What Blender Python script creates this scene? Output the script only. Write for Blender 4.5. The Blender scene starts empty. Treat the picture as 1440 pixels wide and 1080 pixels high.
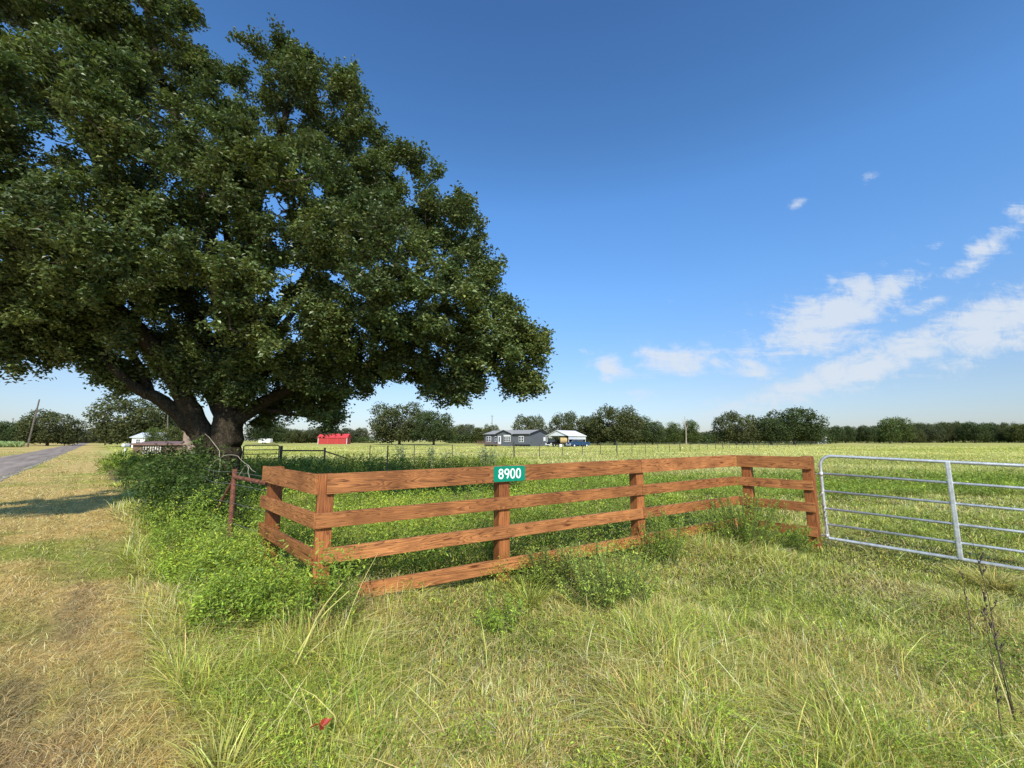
import bpy, math, random
import numpy as np
random.seed(7)
rng = np.random.default_rng(7)
R = math.radians
S = bpy.context.scene
COL = S.collection

# ------------------------------------------------------------------ camera
F = 580.0; EYE = 1.62; PITCH = math.atan(79 / F)
cam = bpy.data.cameras.new('camera'); co = bpy.data.objects.new('camera', cam); COL.objects.link(co)
co.location = (0, 0, EYE); co.rotation_euler = (math.pi / 2 + PITCH, 0, 0)
cam.sensor_width = 36; cam.lens = 36 * F / 1440; cam.clip_end = 6000; cam.clip_start = 0.05
S.camera = co
cp, sp = math.cos(PITCH), math.sin(PITCH)
def ray(px, py):
    x = (px - 720) / F; y = -(py - 540) / F
    return (x, -sp * y + cp, cp * y + sp)
def pt(px, py, Y):
    d = ray(px, py); k = Y / d[1]
    return np.array([d[0] * k, Y, EYE + d[2] * k])
def gp(px, Y):            # ground point under a column of the photograph at depth Y
    py = 540 - F * (-Y * sp - EYE * cp) / (Y * cp - EYE * sp)
    d = ray(px, py); return (d[0] / d[1] * Y, Y)

# ------------------------------------------------------------------ noise
def vnoise(x, y, scale, seed=0):
    x = np.asarray(x, float) / scale; y = np.asarray(y, float) / scale
    xi = np.floor(x).astype(np.int64); yi = np.floor(y).astype(np.int64)
    fx = x - xi; fy = y - yi; fx = fx * fx * (3 - 2 * fx); fy = fy * fy * (3 - 2 * fy)
    def h(a, b):
        n = (a * 374761393 + b * 668265263 + seed * 974634777) & 0x7fffffff
        n = ((n ^ (n >> 13)) * 1274126177) & 0x7fffffff
        return ((n ^ (n >> 16)) & 0xffff) / 65535.0
    return (h(xi, yi) * (1 - fx) + h(xi + 1, yi) * fx) * (1 - fy) + (h(xi, yi + 1) * (1 - fx) + h(xi + 1, yi + 1) * fx) * fy
def fnoise(x, y, scale, seed=0):
    return .55 * vnoise(x, y, scale, seed) + .3 * vnoise(x, y, scale / 2.3, seed + 1) + .15 * vnoise(x, y, scale / 5.1, seed + 2)
def sstep(a, b, v):
    t = np.clip((v - a) / (b - a), 0, 1); return t * t * (3 - 2 * t)
def ground_z(x, y):
    x = np.asarray(x, float); y = np.asarray(y, float)
    s = x + y
    z = (fnoise(x, y, 3.0, 11) - .5) * .12 + (fnoise(x, y, 14., 12) - .5) * .12
    near = 1 - sstep(60, 140, np.hypot(x, y))
    off = sstep(-2.6, -1.0, s) + sstep(9.4, 11, -s)
    ridge = .05 * sstep(0, 6, x) * near
    rut = -.05 * np.exp(-((s + .2) / .25) ** 2) - .04 * np.exp(-((s + 1.0) / .2) ** 2)
    return z * near * np.clip(off, 0, 1) + ridge + rut * near * (x < -.5)

# ------------------------------------------------------------------ mesh helpers
def link(name, me, mat, parent=None, label=None, cat=None, group=None, kind=None):
    o = bpy.data.objects.new(name, me); COL.objects.link(o)
    if mat is not None: me.materials.append(mat)
    if parent is not None: o.parent = parent
    return tag(o, label, cat, group, kind)
def tag(o, label=None, cat=None, group=None, kind=None):
    if label: o['label'] = label
    if cat: o['category'] = cat
    if group: o['group'] = group
    if kind: o['kind'] = kind
    return o
def empty(name, loc, label, cat, group=None, rz=0):
    o = bpy.data.objects.new(name, None); COL.objects.link(o)
    o.location = loc; o.rotation_euler = (0, 0, rz); o.empty_display_size = .2
    return tag(o, label, cat, group)
def np_mesh(name, V, sizes, idx, cols=None, smooth=False):
    me = bpy.data.meshes.new(name)
    V = np.ascontiguousarray(V, dtype=np.float32).reshape(-1, 3)
    sizes = np.asarray(sizes, np.int32); idx = np.asarray(idx, np.int32).ravel()
    me.vertices.add(len(V)); me.vertices.foreach_set('co', V.ravel())
    me.loops.add(len(idx)); me.loops.foreach_set('vertex_index', idx)
    me.polygons.add(len(sizes))
    st = np.zeros(len(sizes), np.int32); st[1:] = np.cumsum(sizes)[:-1]
    me.polygons.foreach_set('loop_start', st); me.polygons.foreach_set('loop_total', sizes)
    me.polygons.foreach_set('use_smooth', np.full(len(sizes), smooth))
    me.update(calc_edges=True)
    if cols is not None:
        a = me.color_attributes.new('Col', 'FLOAT_COLOR', 'POINT')
        c = np.ones((len(V), 4), np.float32); c[:, :3] = cols
        a.data.foreach_set('color', c.ravel())
    return me
class MB:
    def __init__(s): s.v = []; s.f = []
    def add(s, vs, fs):
        o = len(s.v); s.v += [tuple(map(float, p)) for p in vs]; s.f += [tuple(i + o for i in f) for f in fs]; return s
    def box(s, c, d, rz=0, bev=0.0):
        x, y, z = d[0] / 2, d[1] / 2, d[2] / 2; b = min(bev, x * .45, y * .45, z * .45)
        cr, sr = math.cos(rz), math.sin(rz)
        def T(p): return (c[0] + p[0] * cr - p[1] * sr, c[1] + p[0] * sr + p[1] * cr, c[2] + p[2])
        if b <= 0:
            P = [(-x, -y, -z), (x, -y, -z), (x, y, -z), (-x, y, -z), (-x, -y, z), (x, -y, z), (x, y, z), (-x, y, z)]
            return s.add([T(p) for p in P], [(0, 3, 2, 1), (4, 5, 6, 7), (0, 1, 5, 4), (1, 2, 6, 5), (2, 3, 7, 6), (3, 0, 4, 7)])
        import bmesh
        bm = bmesh.new(); bmesh.ops.create_cube(bm, size=1)
        for v in bm.verts: v.co = (v.co.x * d[0], v.co.y * d[1], v.co.z * d[2])
        bmesh.ops.bevel(bm, geom=bm.edges[:], offset=b, segments=2, affect='EDGES', profile=.6)
        bm.verts.index_update()
        s.add([T(v.co) for v in bm.verts], [[v.index for v in f.verts] for f in bm.faces]); bm.free(); return s
    def tube(s, pts, r, n=8, cap=True):
        pts = [np.array(p, float) for p in pts]; rs = r if hasattr(r, '__len__') else [r] * len(pts)
        rings = []; up = None
        for i, p in enumerate(pts):
            t = pts[min(i + 1, len(pts) - 1)] - pts[max(i - 1, 0)]; t /= (np.linalg.norm(t) + 1e-9)
            if up is None:
                up = np.array([0, 0, 1.]) if abs(t[2]) < .9 else np.array([1., 0, 0])
            a = np.cross(t, up); a /= (np.linalg.norm(a) + 1e-9); b = np.cross(a, t); up = b
            rings.append([p + rs[i] * (a * math.cos(k * 2 * math.pi / n) + b * math.sin(k * 2 * math.pi / n)) for k in range(n)])
        vs = [q for rg in rings for q in rg]; fs = []
        for i in range(len(pts) - 1):
            for k in range(n):
                k2 = (k + 1) % n; fs.append((i * n + k, i * n + k2, (i + 1) * n + k2, (i + 1) * n + k))
        if cap: fs.append(tuple(range(n - 1, -1, -1))); fs.append(tuple((len(pts) - 1) * n + k for k in range(n)))
        return s.add(vs, fs)
    def prism(s, prof, a0, a1, axis='y'):      # profile polygon swept along an axis
        n = len(prof); vs = []
        for a in (a0, a1):
            for (u, w) in prof: vs.append((u, a, w) if axis == 'y' else (a, u, w))
        fs = [tuple(range(n)), tuple(range(2 * n - 1, n - 1, -1))]
        for k in range(n): fs.append((k, k + n, (k + 1) % n + n, (k + 1) % n))
        return s.add(vs, fs)
    def build(s, name, mat, parent=None, smooth=False, **kw):
        me = bpy.data.meshes.new(name); me.from_pydata(s.v, [], s.f)
        import bmesh
        bm = bmesh.new(); bm.from_mesh(me); bmesh.ops.recalc_face_normals(bm, faces=bm.faces[:]); bm.to_mesh(me); bm.free()
        if smooth: me.polygons.foreach_set('use_smooth', [True] * len(me.polygons))
        return link(name, me, mat, parent, **kw)
def catmull(P, sub=6):
    P = [np.array(p, float) for p in P]; P = [2 * P[0] - P[1]] + P + [2 * P[-1] - P[-2]]
    out = []
    for i in range(1, len(P) - 2):
        for k in range(sub):
            t = k / sub; a, b, c, d = P[i - 1:i + 3]
            out.append(.5 * ((2 * b) + (-a + c) * t + (2 * a - 5 * b + 4 * c - d) * t * t + (-a + 3 * b - 3 * c + d) * t ** 3))
    out.append(P[-2]); return out

# leaves: kite quads, folded along the midrib
def leaves(P, size, cols, up=.5, aspect=.55, rg=rng, droop=0.0, out=None):
    n = len(P); size = np.broadcast_to(size, (n,))
    N = rg.normal(size=(n, 3)); N /= np.linalg.norm(N, axis=1)[:, None]
    N[:, 2] = np.abs(N[:, 2]) + up
    if out is not None: N += out
    N /= np.linalg.norm(N, axis=1)[:, None]
    A = rg.normal(size=(n, 3)); A[:, 2] -= droop
    A -= (A * N).sum(1)[:, None] * N; A /= (np.linalg.norm(A, axis=1)[:, None] + 1e-9)
    B = np.cross(N, A); L = size[:, None]; W = L * aspect * .5
    fold = N * W * .5
    V = np.stack([P, P + A * L * .5 + B * W + fold, P + A * L, P + A * L * .5 - B * W + fold], 1)
    idx = np.arange(n * 4).reshape(n, 4)
    # split into two triangles along the midrib so the fold is crisp
    tri = np.concatenate([idx[:, [0, 1, 2]], idx[:, [0, 2, 3]]], 1)
    return V.reshape(-1, 3), np.full(2 * n, 3), tri.ravel(), np.repeat(cols, 4, 0)
def blades(x, y, h, w, lean, cols, z=None, rg=rng, az=None):
    n = len(x); z = ground_z(x, y) - .01 if z is None else z
    az = rg.uniform(0, 2 * np.pi, n) if az is None else az
    D = np.stack([np.cos(az), np.sin(az)], 1); fa = rg.uniform(0, np.pi, n)
    W = np.stack([np.cos(fa), np.sin(fa), np.zeros(n)], 1) * (w[:, None] * .5)
    def at(t):
        hor = lean * h * t ** 1.8; ver = h * (t - .35 * np.minimum(lean, 1.3) * t * t)
        return np.stack([x + D[:, 0] * hor, y + D[:, 1] * hor, z + ver], 1)
    b, m, q, t = at(0.), at(.4), at(.75), at(1.)
    V = np.stack([b - W, b + W, m + W, m - W, q + W * .7, q - W * .7, t], 1)
    i = np.arange(n)[:, None] * 7
    idx = np.concatenate([i + [0, 1, 2, 3], i + [3, 2, 4, 5], i + [5, 4, 6]], 1)
    sz = np.tile([4, 4, 3], n)
    c = np.repeat(cols, 7, 0).reshape(n, 7, 3).copy()
    c[:, 0:2] *= .32; c[:, 2:4] *= .85; c[:, 4:6] *= 1.1; c[:, 6] = c[:, 6] * 1.2  # shade low in the sward painted in: dark bases, lighter tips
    return V.reshape(-1, 3), sz, idx.ravel(), c.reshape(-1, 3)
def merge(parts):
    V = []; Z = []; I = []; C = []; o = 0
    for v, z, i, c in parts:
        V.append(v); Z.append(z); I.append(i + o); C.append(c); o += len(v)
    return np.concatenate(V), np.concatenate(Z), np.concatenate(I), np.concatenate(C)
def vary(base, n, a=.25, rg=rng):
    b = np.asarray(base, float); b = np.broadcast_to(b, (n, 3)) if b.ndim == 1 else b
    k = np.exp(rg.normal(0, a, (n, 1))); hue = rg.normal(0, .09, (n, 1))
    return np.clip(b * k * np.concatenate([1 + hue, np.ones((n, 1)), 1 - hue], 1), 0, .9)

# ------------------------------------------------------------------ materials
def new_mat(name):
    m = bpy.data.materials.new(name); m.use_nodes = True; nt = m.node_tree
    return m, nt, nt.nodes['Principled BSDF'], nt.nodes['Material Output']
def N(nt, t, **kw):
    n = nt.nodes.new(t)
    for k, v in kw.items():
        if k in n.inputs.keys(): n.inputs[k].default_value = v
        else: setattr(n, k, v)
    return n
def ramp(nt, fac, stops):
    r = nt.nodes.new('ShaderNodeValToRGB'); e = r.color_ramp.elements
    while len(e) < len(stops): e.new(.5)
    for k, (p, c) in enumerate(stops): e[k].position = p; e[k].color = (*c, 1)
    nt.links.new(fac, r.inputs[0]); return r.outputs[0]
def noise(nt, scale, detail=4, rough=.55, vec=None, dist=0):
    n = N(nt, 'ShaderNodeTexNoise'); n.inputs['Scale'].default_value = scale; n.inputs['Detail'].default_value = detail
    n.inputs['Roughness'].default_value = rough; n.inputs['Distortion'].default_value = dist
    if vec is not None: nt.links.new(vec, n.inputs['Vector'])
    return n.outputs['Fac']
def simple(name, col, rough=.7, var=.15, scale=6., metal=0., bump=0., spec=.4, coord='Object'):
    m, nt, b, _ = new_mat(name); tc = N(nt, 'ShaderNodeTexCoord').outputs[coord]
    f = noise(nt, scale, 5, .6, tc); c = np.array(col)
    nt.links.new(ramp(nt, f, [(.25, tuple(c * (1 - var * 1.6))), (.75, tuple(np.minimum(c * (1 + var), 1)))]), b.inputs['Base Color'])
    b.inputs['Roughness'].default_value = rough; b.inputs['Metallic'].default_value = metal
    b.inputs['Specular IOR Level'].default_value = spec
    if bump:
        bp = N(nt, 'ShaderNodeBump'); bp.inputs['Strength'].default_value = bump; bp.inputs['Distance'].default_value = .02
        nt.links.new(noise(nt, scale * 4, 6, .65, tc), bp.inputs['Height']); nt.links.new(bp.outputs[0], b.inputs['Normal'])
    return m
def leaf_mat(name, trans=.3, rough=.5, spec=.35, tint=(1.25, 1.3, .6)):
    m, nt, b, out = new_mat(name)
    a = N(nt, 'ShaderNodeAttribute', attribute_name='Col')
    nt.links.new(a.outputs['Color'], b.inputs['Base Color'])
    b.inputs['Roughness'].default_value = rough; b.inputs['Specular IOR Level'].default_value = spec
    t = N(nt, 'ShaderNodeBsdfTranslucent'); mx = N(nt, 'ShaderNodeMix', data_type='RGBA', blend_type='MULTIPLY')
    mx.inputs[0].default_value = 1; nt.links.new(a.outputs['Color'], mx.inputs[6]); mx.inputs[7].default_value = (*tint, 1)
    nt.links.new(mx.outputs[2], t.inputs['Color'])
    ms = N(nt, 'ShaderNodeMixShader'); ms.inputs[0].default_value = trans
    nt.links.new(b.outputs[0], ms.inputs[1]); nt.links.new(t.outputs[0], ms.inputs[2]); nt.links.new(ms.outputs[0], out.inputs['Surface'])
    return m
M = {}
M['oak_leaf'] = leaf_mat('oak_leaf', .22, .42, .5)
M['far_leaf'] = leaf_mat('far_leaf', .15, .7, .15)
M['grass'] = leaf_mat('grass_blade', .38, .5, .3)
M['weed'] = leaf_mat('weed_leaf', .32, .5, .3)
def bark_mat():
    m, nt, b, _ = new_mat('bark'); tc = N(nt, 'ShaderNodeTexCoord').outputs['Object']
    mp = N(nt, 'ShaderNodeMapping'); mp.inputs['Scale'].default_value = (1, 1, .35); nt.links.new(tc, mp.inputs[0])
    v = N(nt, 'ShaderNodeTexVoronoi', feature='DISTANCE_TO_EDGE'); v.inputs['Scale'].default_value = 22; 
    nz = noise(nt, 5, 6, .7, tc)
    add = N(nt, 'ShaderNodeVectorMath', operation='ADD'); sc = N(nt, 'ShaderNodeVectorMath', operation='SCALE'); sc.inputs['Scale'].default_value = .3
    n3 = N(nt, 'ShaderNodeTexNoise'); n3.inputs['Scale'].default_value = 7; n3.inputs['Detail'].default_value = 5
    nt.links.new(tc, n3.inputs['Vector']); nt.links.new(n3.outputs['Color'], sc.inputs[0]); nt.links.new(mp.outputs[0], add.inputs[0]); nt.links.new(sc.outputs[0], add.inputs[1])
    nt.links.new(add.outputs[0], v.inputs['Vector'])
    c1 = ramp(nt, v.outputs['Distance'], [(0, (.035, .028, .02)), (.25, (.085, .068, .05)), (.6, (.13, .108, .08))])
    c2 = ramp(nt, nz, [(.3, (.45, .42, .38)), (.7, (1.1, 1.1, 1.05))])
    mx = N(nt, 'ShaderNodeMix', data_type='RGBA', blend_type='MULTIPLY'); mx.inputs[0].default_value = 1
    nt.links.new(c1, mx.inputs[6]); nt.links.new(c2, mx.inputs[7]); nt.links.new(mx.outputs[2], b.inputs['Base Color'])
    b.inputs['Roughness'].default_value = .95; b.inputs['Specular IOR Level'].default_value = .1
    bp = N(nt, 'ShaderNodeBump'); bp.inputs['Strength'].default_value = .7; bp.inputs['Distance'].default_value = .03
    nt.links.new(v.outputs['Distance'], bp.inputs['Height']); nt.links.new(bp.outputs[0], b.inputs['Normal'])
    return m
M['bark'] = bark_mat()
M['twig'] = simple('twig', (.11, .085, .06), .9, .3, 9)
M['green_stem'] = simple('green_stem', (.14, .17, .05), .8, .3, 9)
M['reed'] = simple('reed', (.62, .58, .18), .7, .2, 9)
M['pale_twig'] = simple('pale_twig', (.4, .35, .27), .9, .3, 9)
M['far_bark'] = simple('far_bark', (.2, .165, .13), .9, .3, 2)
def wood_mat(name, light, dark, seed):
    m, nt, b, _ = new_mat(name); tc = N(nt, 'ShaderNodeTexCoord').outputs['Object']
    oi = N(nt, 'ShaderNodeObjectInfo')
    ad = N(nt, 'ShaderNodeVectorMath', operation='ADD'); cb = N(nt, 'ShaderNodeCombineXYZ')
    ml = N(nt, 'ShaderNodeMath', operation='MULTIPLY'); ml.inputs[1].default_value = 37.; nt.links.new(oi.outputs['Random'], ml.inputs[0])
    nt.links.new(ml.outputs[0], cb.inputs[0]); nt.links.new(ml.outputs[0], cb.inputs[1]); nt.links.new(tc, ad.inputs[0]); nt.links.new(cb.outputs[0], ad.inputs[1])
    mp = N(nt, 'ShaderNodeMapping'); mp.inputs['Scale'].default_value = (.7, 9, 9); nt.links.new(ad.outputs[0], mp.inputs[0])
    big = noise(nt, .9, 3, .5, mp.outputs[0], .6)
    # contour lines of a stretched field: cathedral grain
    mu = N(nt, 'ShaderNodeMath', operation='MULTIPLY'); mu.inputs[1].default_value = 20.; nt.links.new(big, mu.inputs[0])
    fr = N(nt, 'ShaderNodeMath', operation='FRACT'); nt.links.new(mu.outputs[0], fr.inputs[0])
    mp2 = N(nt, 'ShaderNodeMapping'); mp2.inputs['Scale'].default_value = (4, 130, 130); nt.links.new(ad.outputs[0], mp2.inputs[0])
    fine = noise(nt, 1., 3, .6, mp2.outputs[0])
    L = np.array(light); D = np.array(dark)
    c1 = ramp(nt, fr.outputs[0], [(0., tuple(L)), (.45, tuple(L * .85 + D * .15)), (.8, tuple(D * .6 + L * .4)), (.93, tuple(D * .95 + L * .05)), (1., tuple(L))])
    c2 = ramp(nt, fine, [(.34, (.58, .54, .5)), (.6, (1.1, 1.1, 1.08))])
    c3 = ramp(nt, noise(nt, 2.2, 4, .6, ad.outputs[0]), [(.35, (.66, .62, .6)), (.68, (1.18, 1.18, 1.18))])
    x1 = N(nt, 'ShaderNodeMix', data_type='RGBA', blend_type='MULTIPLY'); x1.inputs[0].default_value = .75
    x2 = N(nt, 'ShaderNodeMix', data_type='RGBA', blend_type='MULTIPLY'); x2.inputs[0].default_value = 1
    nt.links.new(c1, x1.inputs[6]); nt.links.new(c2, x1.inputs[7]); nt.links.new(x1.outputs[2], x2.inputs[6]); nt.links.new(c3, x2.inputs[7])
    # small knots
    vo = N(nt, 'ShaderNodeTexVoronoi'); vo.inputs['Scale'].default_value = 1.; mp3 = N(nt, 'ShaderNodeMapping'); mp3.inputs['Scale'].default_value = (1.5, 6, 6)
    nt.links.new(ad.outputs[0], mp3.inputs[0]); nt.links.new(mp3.outputs[0], vo.inputs['Vector'])
    kf = ramp(nt, vo.outputs['Distance'], [(.05, (.3, .2, .15)), (.13, (1, 1, 1))])
    x3 = N(nt, 'ShaderNodeMix', data_type='RGBA', blend_type='MULTIPLY'); x3.inputs[0].default_value = 1
    rb = ramp(nt, oi.outputs['Random'], [(0, (.78, .76, .74)), (1, (1.1, 1.12, 1.16))]); x4 = N(nt, 'ShaderNodeMix', data_type='RGBA', blend_type='MULTIPLY'); x4.inputs[0].default_value = 1
    nt.links.new(x2.outputs[2], x4.inputs[6]); nt.links.new(rb, x4.inputs[7]); nt.links.new(x4.outputs[2], x3.inputs[6]); nt.links.new(kf, x3.inputs[7]); nt.links.new(x3.outputs[2], b.inputs['Base Color'])
    b.inputs['Roughness'].default_value = .62; b.inputs['Specular IOR Level'].default_value = .3
    bp = N(nt, 'ShaderNodeBump'); bp.inputs['Strength'].default_value = .35; bp.inputs['Distance'].default_value = .004
    nt.links.new(fine, bp.inputs['Height']); nt.links.new(bp.outputs[0], b.inputs['Normal'])
    return m
M['rail'] = wood_mat('stained_board', (.53, .218, .072), (.13, .045, .017), 0)
M['post'] = wood_mat('stained_post', (.48, .175, .055), (.17, .06, .02), 1)
M['steel'] = simple('galvanised_steel', (.70, .71, .70), .42, .22, 14, .55, .15)
M['rust'] = simple('rusty_pipe', (.2, .075, .045), .85, .45, 18, 0, .4)
M['black_pipe'] = simple('black_pipe', (.02, .02, .022), .6, .3, 8)
M['tpost'] = simple('wire_post', (.09, .085, .06), .8, .3, 8)
M['wire'] = simple('wire', (.3, .3, .29), .5, .2, 8, .6)
M['sign'] = simple('sign_green', (.0, .235, .14), .4, .06, 4)
M['digit'] = simple('sign_white', (.88, .93, .9), .45, .02, 4)
M['grey_wall'] = simple('grey_siding', (.115, .125, .14), .7, .1, 1)
M['shingle'] = simple('grey_shingle', (.33, .32, .29), .85, .15, 3)
M['white'] = simple('white_paint', (.8, .8, .78), .5, .05, 3)
M['glass'] = simple('window_glass', (.05, .06, .07), .1, .1, 1, 0, 0, .8)
M['lumber'] = simple('deck_lumber', (.23, .15, .1), .8, .2, 5)
M['dark'] = simple('dark_trim', (.02, .021, .024), .6, .2, 3)
M['tin'] = simple('white_tin', (.66, .68, .7), .4, .08, 2)
M['red_wall'] = simple('red_siding', (.42, .04, .035), .6, .12, 1.2)
M['red_roof'] = simple('red_roof', (.62, .06, .06), .5, .1, 1.2)
M['blue_car'] = simple('blue_paint', (.02, .07, .17), .25, .1, 1, .3)
M['black_car'] = simple('black_paint', (.012, .012, .014), .25, .1, 1, .3)
M['tyre'] = simple('tyre', (.02, .02, .02), .9, .2, 6)
M['tarp'] = simple('tan_tarp', (.5, .36, .15), .8, .2, 2)
M['pole'] = simple('pole_wood', (.15, .125, .1), .9, .3, 3)
M['stone'] = simple('buff_stone', (.32, .23, .18), .9, .4, 5, 0, .5)
M['brown_roof'] = simple('brown_roof', (.22, .13, .11), .8, .2, 2)
M['shed_wall'] = simple('brown_shed', (.2, .13, .09), .8, .25, 3)

def ground_mat():
    m, nt, b, _ = new_mat('ground_soil'); a = N(nt, 'ShaderNodeAttribute', attribute_name='Col')
    tc = N(nt, 'ShaderNodeNewGeometry').outputs['Position']
    c1 = ramp(nt, noise(nt, 9, 8, .75, tc), [(.3, (.5, .5, .45)), (.7, (1.35, 1.3, 1.15))])
    c2 = ramp(nt, noise(nt, .35, 6, .7, tc), [(.3, (.82, .9, .8)), (.7, (1.15, 1.08, 1.05))])
    x1 = N(nt, 'ShaderNodeMix', data_type='RGBA', blend_type='MULTIPLY'); x1.inputs[0].default_value = 1
    x2 = N(nt, 'ShaderNodeMix', data_type='RGBA', blend_type='MULTIPLY'); x2.inputs[0].default_value = 1
    nt.links.new(a.outputs['Color'], x1.inputs[6]); nt.links.new(c1, x1.inputs[7]); nt.links.new(x1.outputs[2], x2.inputs[6]); nt.links.new(c2, x2.inputs[7])
    nt.links.new(x2.outputs[2], b.inputs['Base Color']); b.inputs['Roughness'].default_value = 1; b.inputs['Specular IOR Level'].default_value = .05
    bp = N(nt, 'ShaderNodeBump'); bp.inputs['Strength'].default_value = .8; bp.inputs['Distance'].default_value = .05
    nt.links.new(noise(nt, 14, 8, .75, tc), bp.inputs['Height']); nt.links.new(bp.outputs[0], b.inputs['Normal'])
    return m
M['ground'] = ground_mat()
def road_mat():
    m, nt, b, _ = new_mat('asphalt'); tc = N(nt, 'ShaderNodeTexCoord').outputs['Object']
    mp = N(nt, 'ShaderNodeMapping'); mp.inputs['Scale'].default_value = (.12, 1.6, 1); nt.links.new(tc, mp.inputs[0])
    c1 = ramp(nt, noise(nt, 1., 5, .6, mp.outputs[0]), [(.35, (.23, .185, .15)), (.7, (.42, .345, .28))])
    c2 = ramp(nt, noise(nt, 30, 6, .8, tc), [(.3, (.7, .7, .7)), (.7, (1.25, 1.22, 1.2))])
    x1 = N(nt, 'ShaderNodeMix', data_type='RGBA', blend_type='MULTIPLY'); x1.inputs[0].default_value = 1
    nt.links.new(c1, x1.inputs[6]); nt.links.new(c2, x1.inputs[7]); nt.links.new(x1.outputs[2], b.inputs['Base Color'])
    b.inputs['Roughness'].default_value = 1.; b.inputs['Specular IOR Level'].default_value = .05; return m
M['road'] = road_mat()
M['gravel'] = simple('pale_gravel', (.33, .29, .23), .95, .2, 3)

# ------------------------------------------------------------------ colour zones of the land
STRAW = np.array([.64, .49, .23]); YG = np.array([.53, .50, .14]); GREEN = np.array([.19, .30, .05]); BROWN = np.array([.42, .30, .18])
LUSH = np.array([.31, .42, .06]); FIELD = np.array([.66, .61, .24])
def wedge(a, b, t): return a[None, :] * (1 - t[:, None]) + b[None, :] * t[:, None]
def verge_mask(x, y):
    s = x + y + (fnoise(x, y, 1.2, 5) - .5) * .9
    return (1 - sstep(.55, 1.1, s))
def zone_col(x, y):
    x = np.asarray(x, float); y = np.asarray(y, float); s = x + y
    v = verge_mask(x, y); n1 = fnoise(x, y, 2.6, 21); n2 = fnoise(x, y, .8, 31); n3 = fnoise(x, y, 9, 41)
    d = np.hypot(x, y)
    # the mown verge: straw far out, greener and browner near the camera
    near = 1 - sstep(6, 11, d)
    g = sstep(.51, .70, n1 * .6 + n2 * .4 + .04 * near)
    cv = wedge(STRAW * np.array([1.22, 1.17, 1.12]), (YG * .6 + GREEN * .5), g)
    bare = sstep(.52, .62, fnoise(s * 2.2, (y - x) * .35, 1.0, 51)) * near
    cv = cv * (1 - .75 * bare[:, None]) + BROWN * .75 * bare[:, None]
    # tall grass in front of the boards
    g2 = sstep(.3, .56, n1 * .5 + n2 * .5)
    ct = wedge(STRAW * .9, YG * .55 + GREEN * .45, g2)
    # pasture beyond
    f = sstep(13, 24, y)
    gl = np.clip(sstep(.45, .65, fnoise(x * .35, y, 5., 43)) + .6 * sstep(.5, .7, n3), 0, 1)
    cf = wedge(FIELD, YG * .6 + LUSH * .35, gl * .75)
    ct = ct * (1 - f[:, None]) + cf * f[:, None]
    band = np.exp(-((y - 13 - .1 * x) / 3.6) ** 2) * sstep(2, 6, x)
    ct = ct * (1 - .75 * band[:, None]) + LUSH * .75 * band[:, None]
    return cv * v[:, None] + ct * (1 - v[:, None])

# ------------------------------------------------------------------ ground
def axis(lo, hi, fine, n):
    t = np.linspace(-1, 1, n); k = 7.
    return np.sign(t) * (np.sinh(np.abs(t) * k) / math.sinh(k)) * max(abs(lo), hi)
gx = axis(-3000, 3000, .1, 560); gy = axis(-3000, 3000, .1, 560); gy = gy[gy > -400]; gx = np.unique(gx); gy = np.unique(gy)
GX, GY = np.meshgrid(gx, gy); nx, ny = len(gx), len(gy)
fx, fy = GX.ravel(), GY.ravel()
Vg = np.stack([fx, fy, ground_z(fx, fy)], 1)
ii = np.arange(nx * ny).reshape(ny, nx); q = np.stack([ii[:-1, :-1], ii[:-1, 1:], ii[1:, 1:], ii[1:, :-1]], -1).reshape(-1, 4)
gc = zone_col(fx, fy); dist = np.hypot(fx, fy)
gc = gc * ((.22 + .6 * verge_mask(fx, fy)) * (1 - sstep(25, 70, dist)) + .85 * sstep(25, 70, dist))[:, None]  # near ground darkened: shade between the tall blades put into its colour
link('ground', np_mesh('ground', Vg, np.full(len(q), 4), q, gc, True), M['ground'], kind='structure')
# road: runs along (-1, 1); across coordinate s = x + y
def strip(name, s0, s1, z, mat, t0, t1, jag=0., n=160, seed=3):
    rg = np.random.default_rng(seed); ang = math.radians(135)
    ts = np.concatenate([np.linspace(t0, 60, n), np.linspace(61, t1, 60)])
    vs = []
    for t in ts:
        for k, s in ((0, s0), (1, s1)):
            w = s / math.sqrt(2) + (rg.uniform(-1, 1) * jag)
            vs.append((t, -w, z))
    f = [(2 * i, 2 * i + 1, 2 * i + 3, 2 * i + 2) for i in range(len(ts) - 1)]
    me = bpy.data.meshes.new(name); me.from_pydata(vs, [], f); o = link(name, me, mat, kind='structure')
    o.rotation_euler = (0, 0, ang); return o
# local x along road, local -y = +s
strip('road_shoulder', -8.7, -3.6, .018, M['gravel'], -25, 900, .16)
strip('road', -8.5, -3.9, .03, M['road'], -25, 900, .1, seed=5)

# ------------------------------------------------------------------ grass
def wedge_pts(n, y0, y1, rg, umin=-1.32, umax=1.32, p=0.):
    # depth sampled so the picture is evenly covered
    t = rg.uniform(0, 1, n); y = y0 * (y1 / y0) ** t
    u = rg.uniform(umin, umax, n); return u * y, y
def off_road(x, y): s = x + y; return (s > -3.85 + .5 * (vnoise(x, y, .5, 77) - .5)) | (s < -8.9)
def grass_obj(name, n, y0, y1, sel, hf, wf, lf, cf, label, seed, kind='stuff', cat='grass'):
    rg = np.random.default_rng(seed); x, y = wedge_pts(n, y0, y1, rg)
    k = sel(x, y, rg) & off_road(x, y); x, y = x[k], y[k]
    h = hf(x, y, rg); w = wf(x, y, rg); l = lf(x, y, rg); c = cf(x, y, rg)
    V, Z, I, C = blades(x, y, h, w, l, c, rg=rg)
    return link(name, np_mesh(name, V, Z, I, C), M['grass'], label=label, cat=cat, kind=kind)
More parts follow.
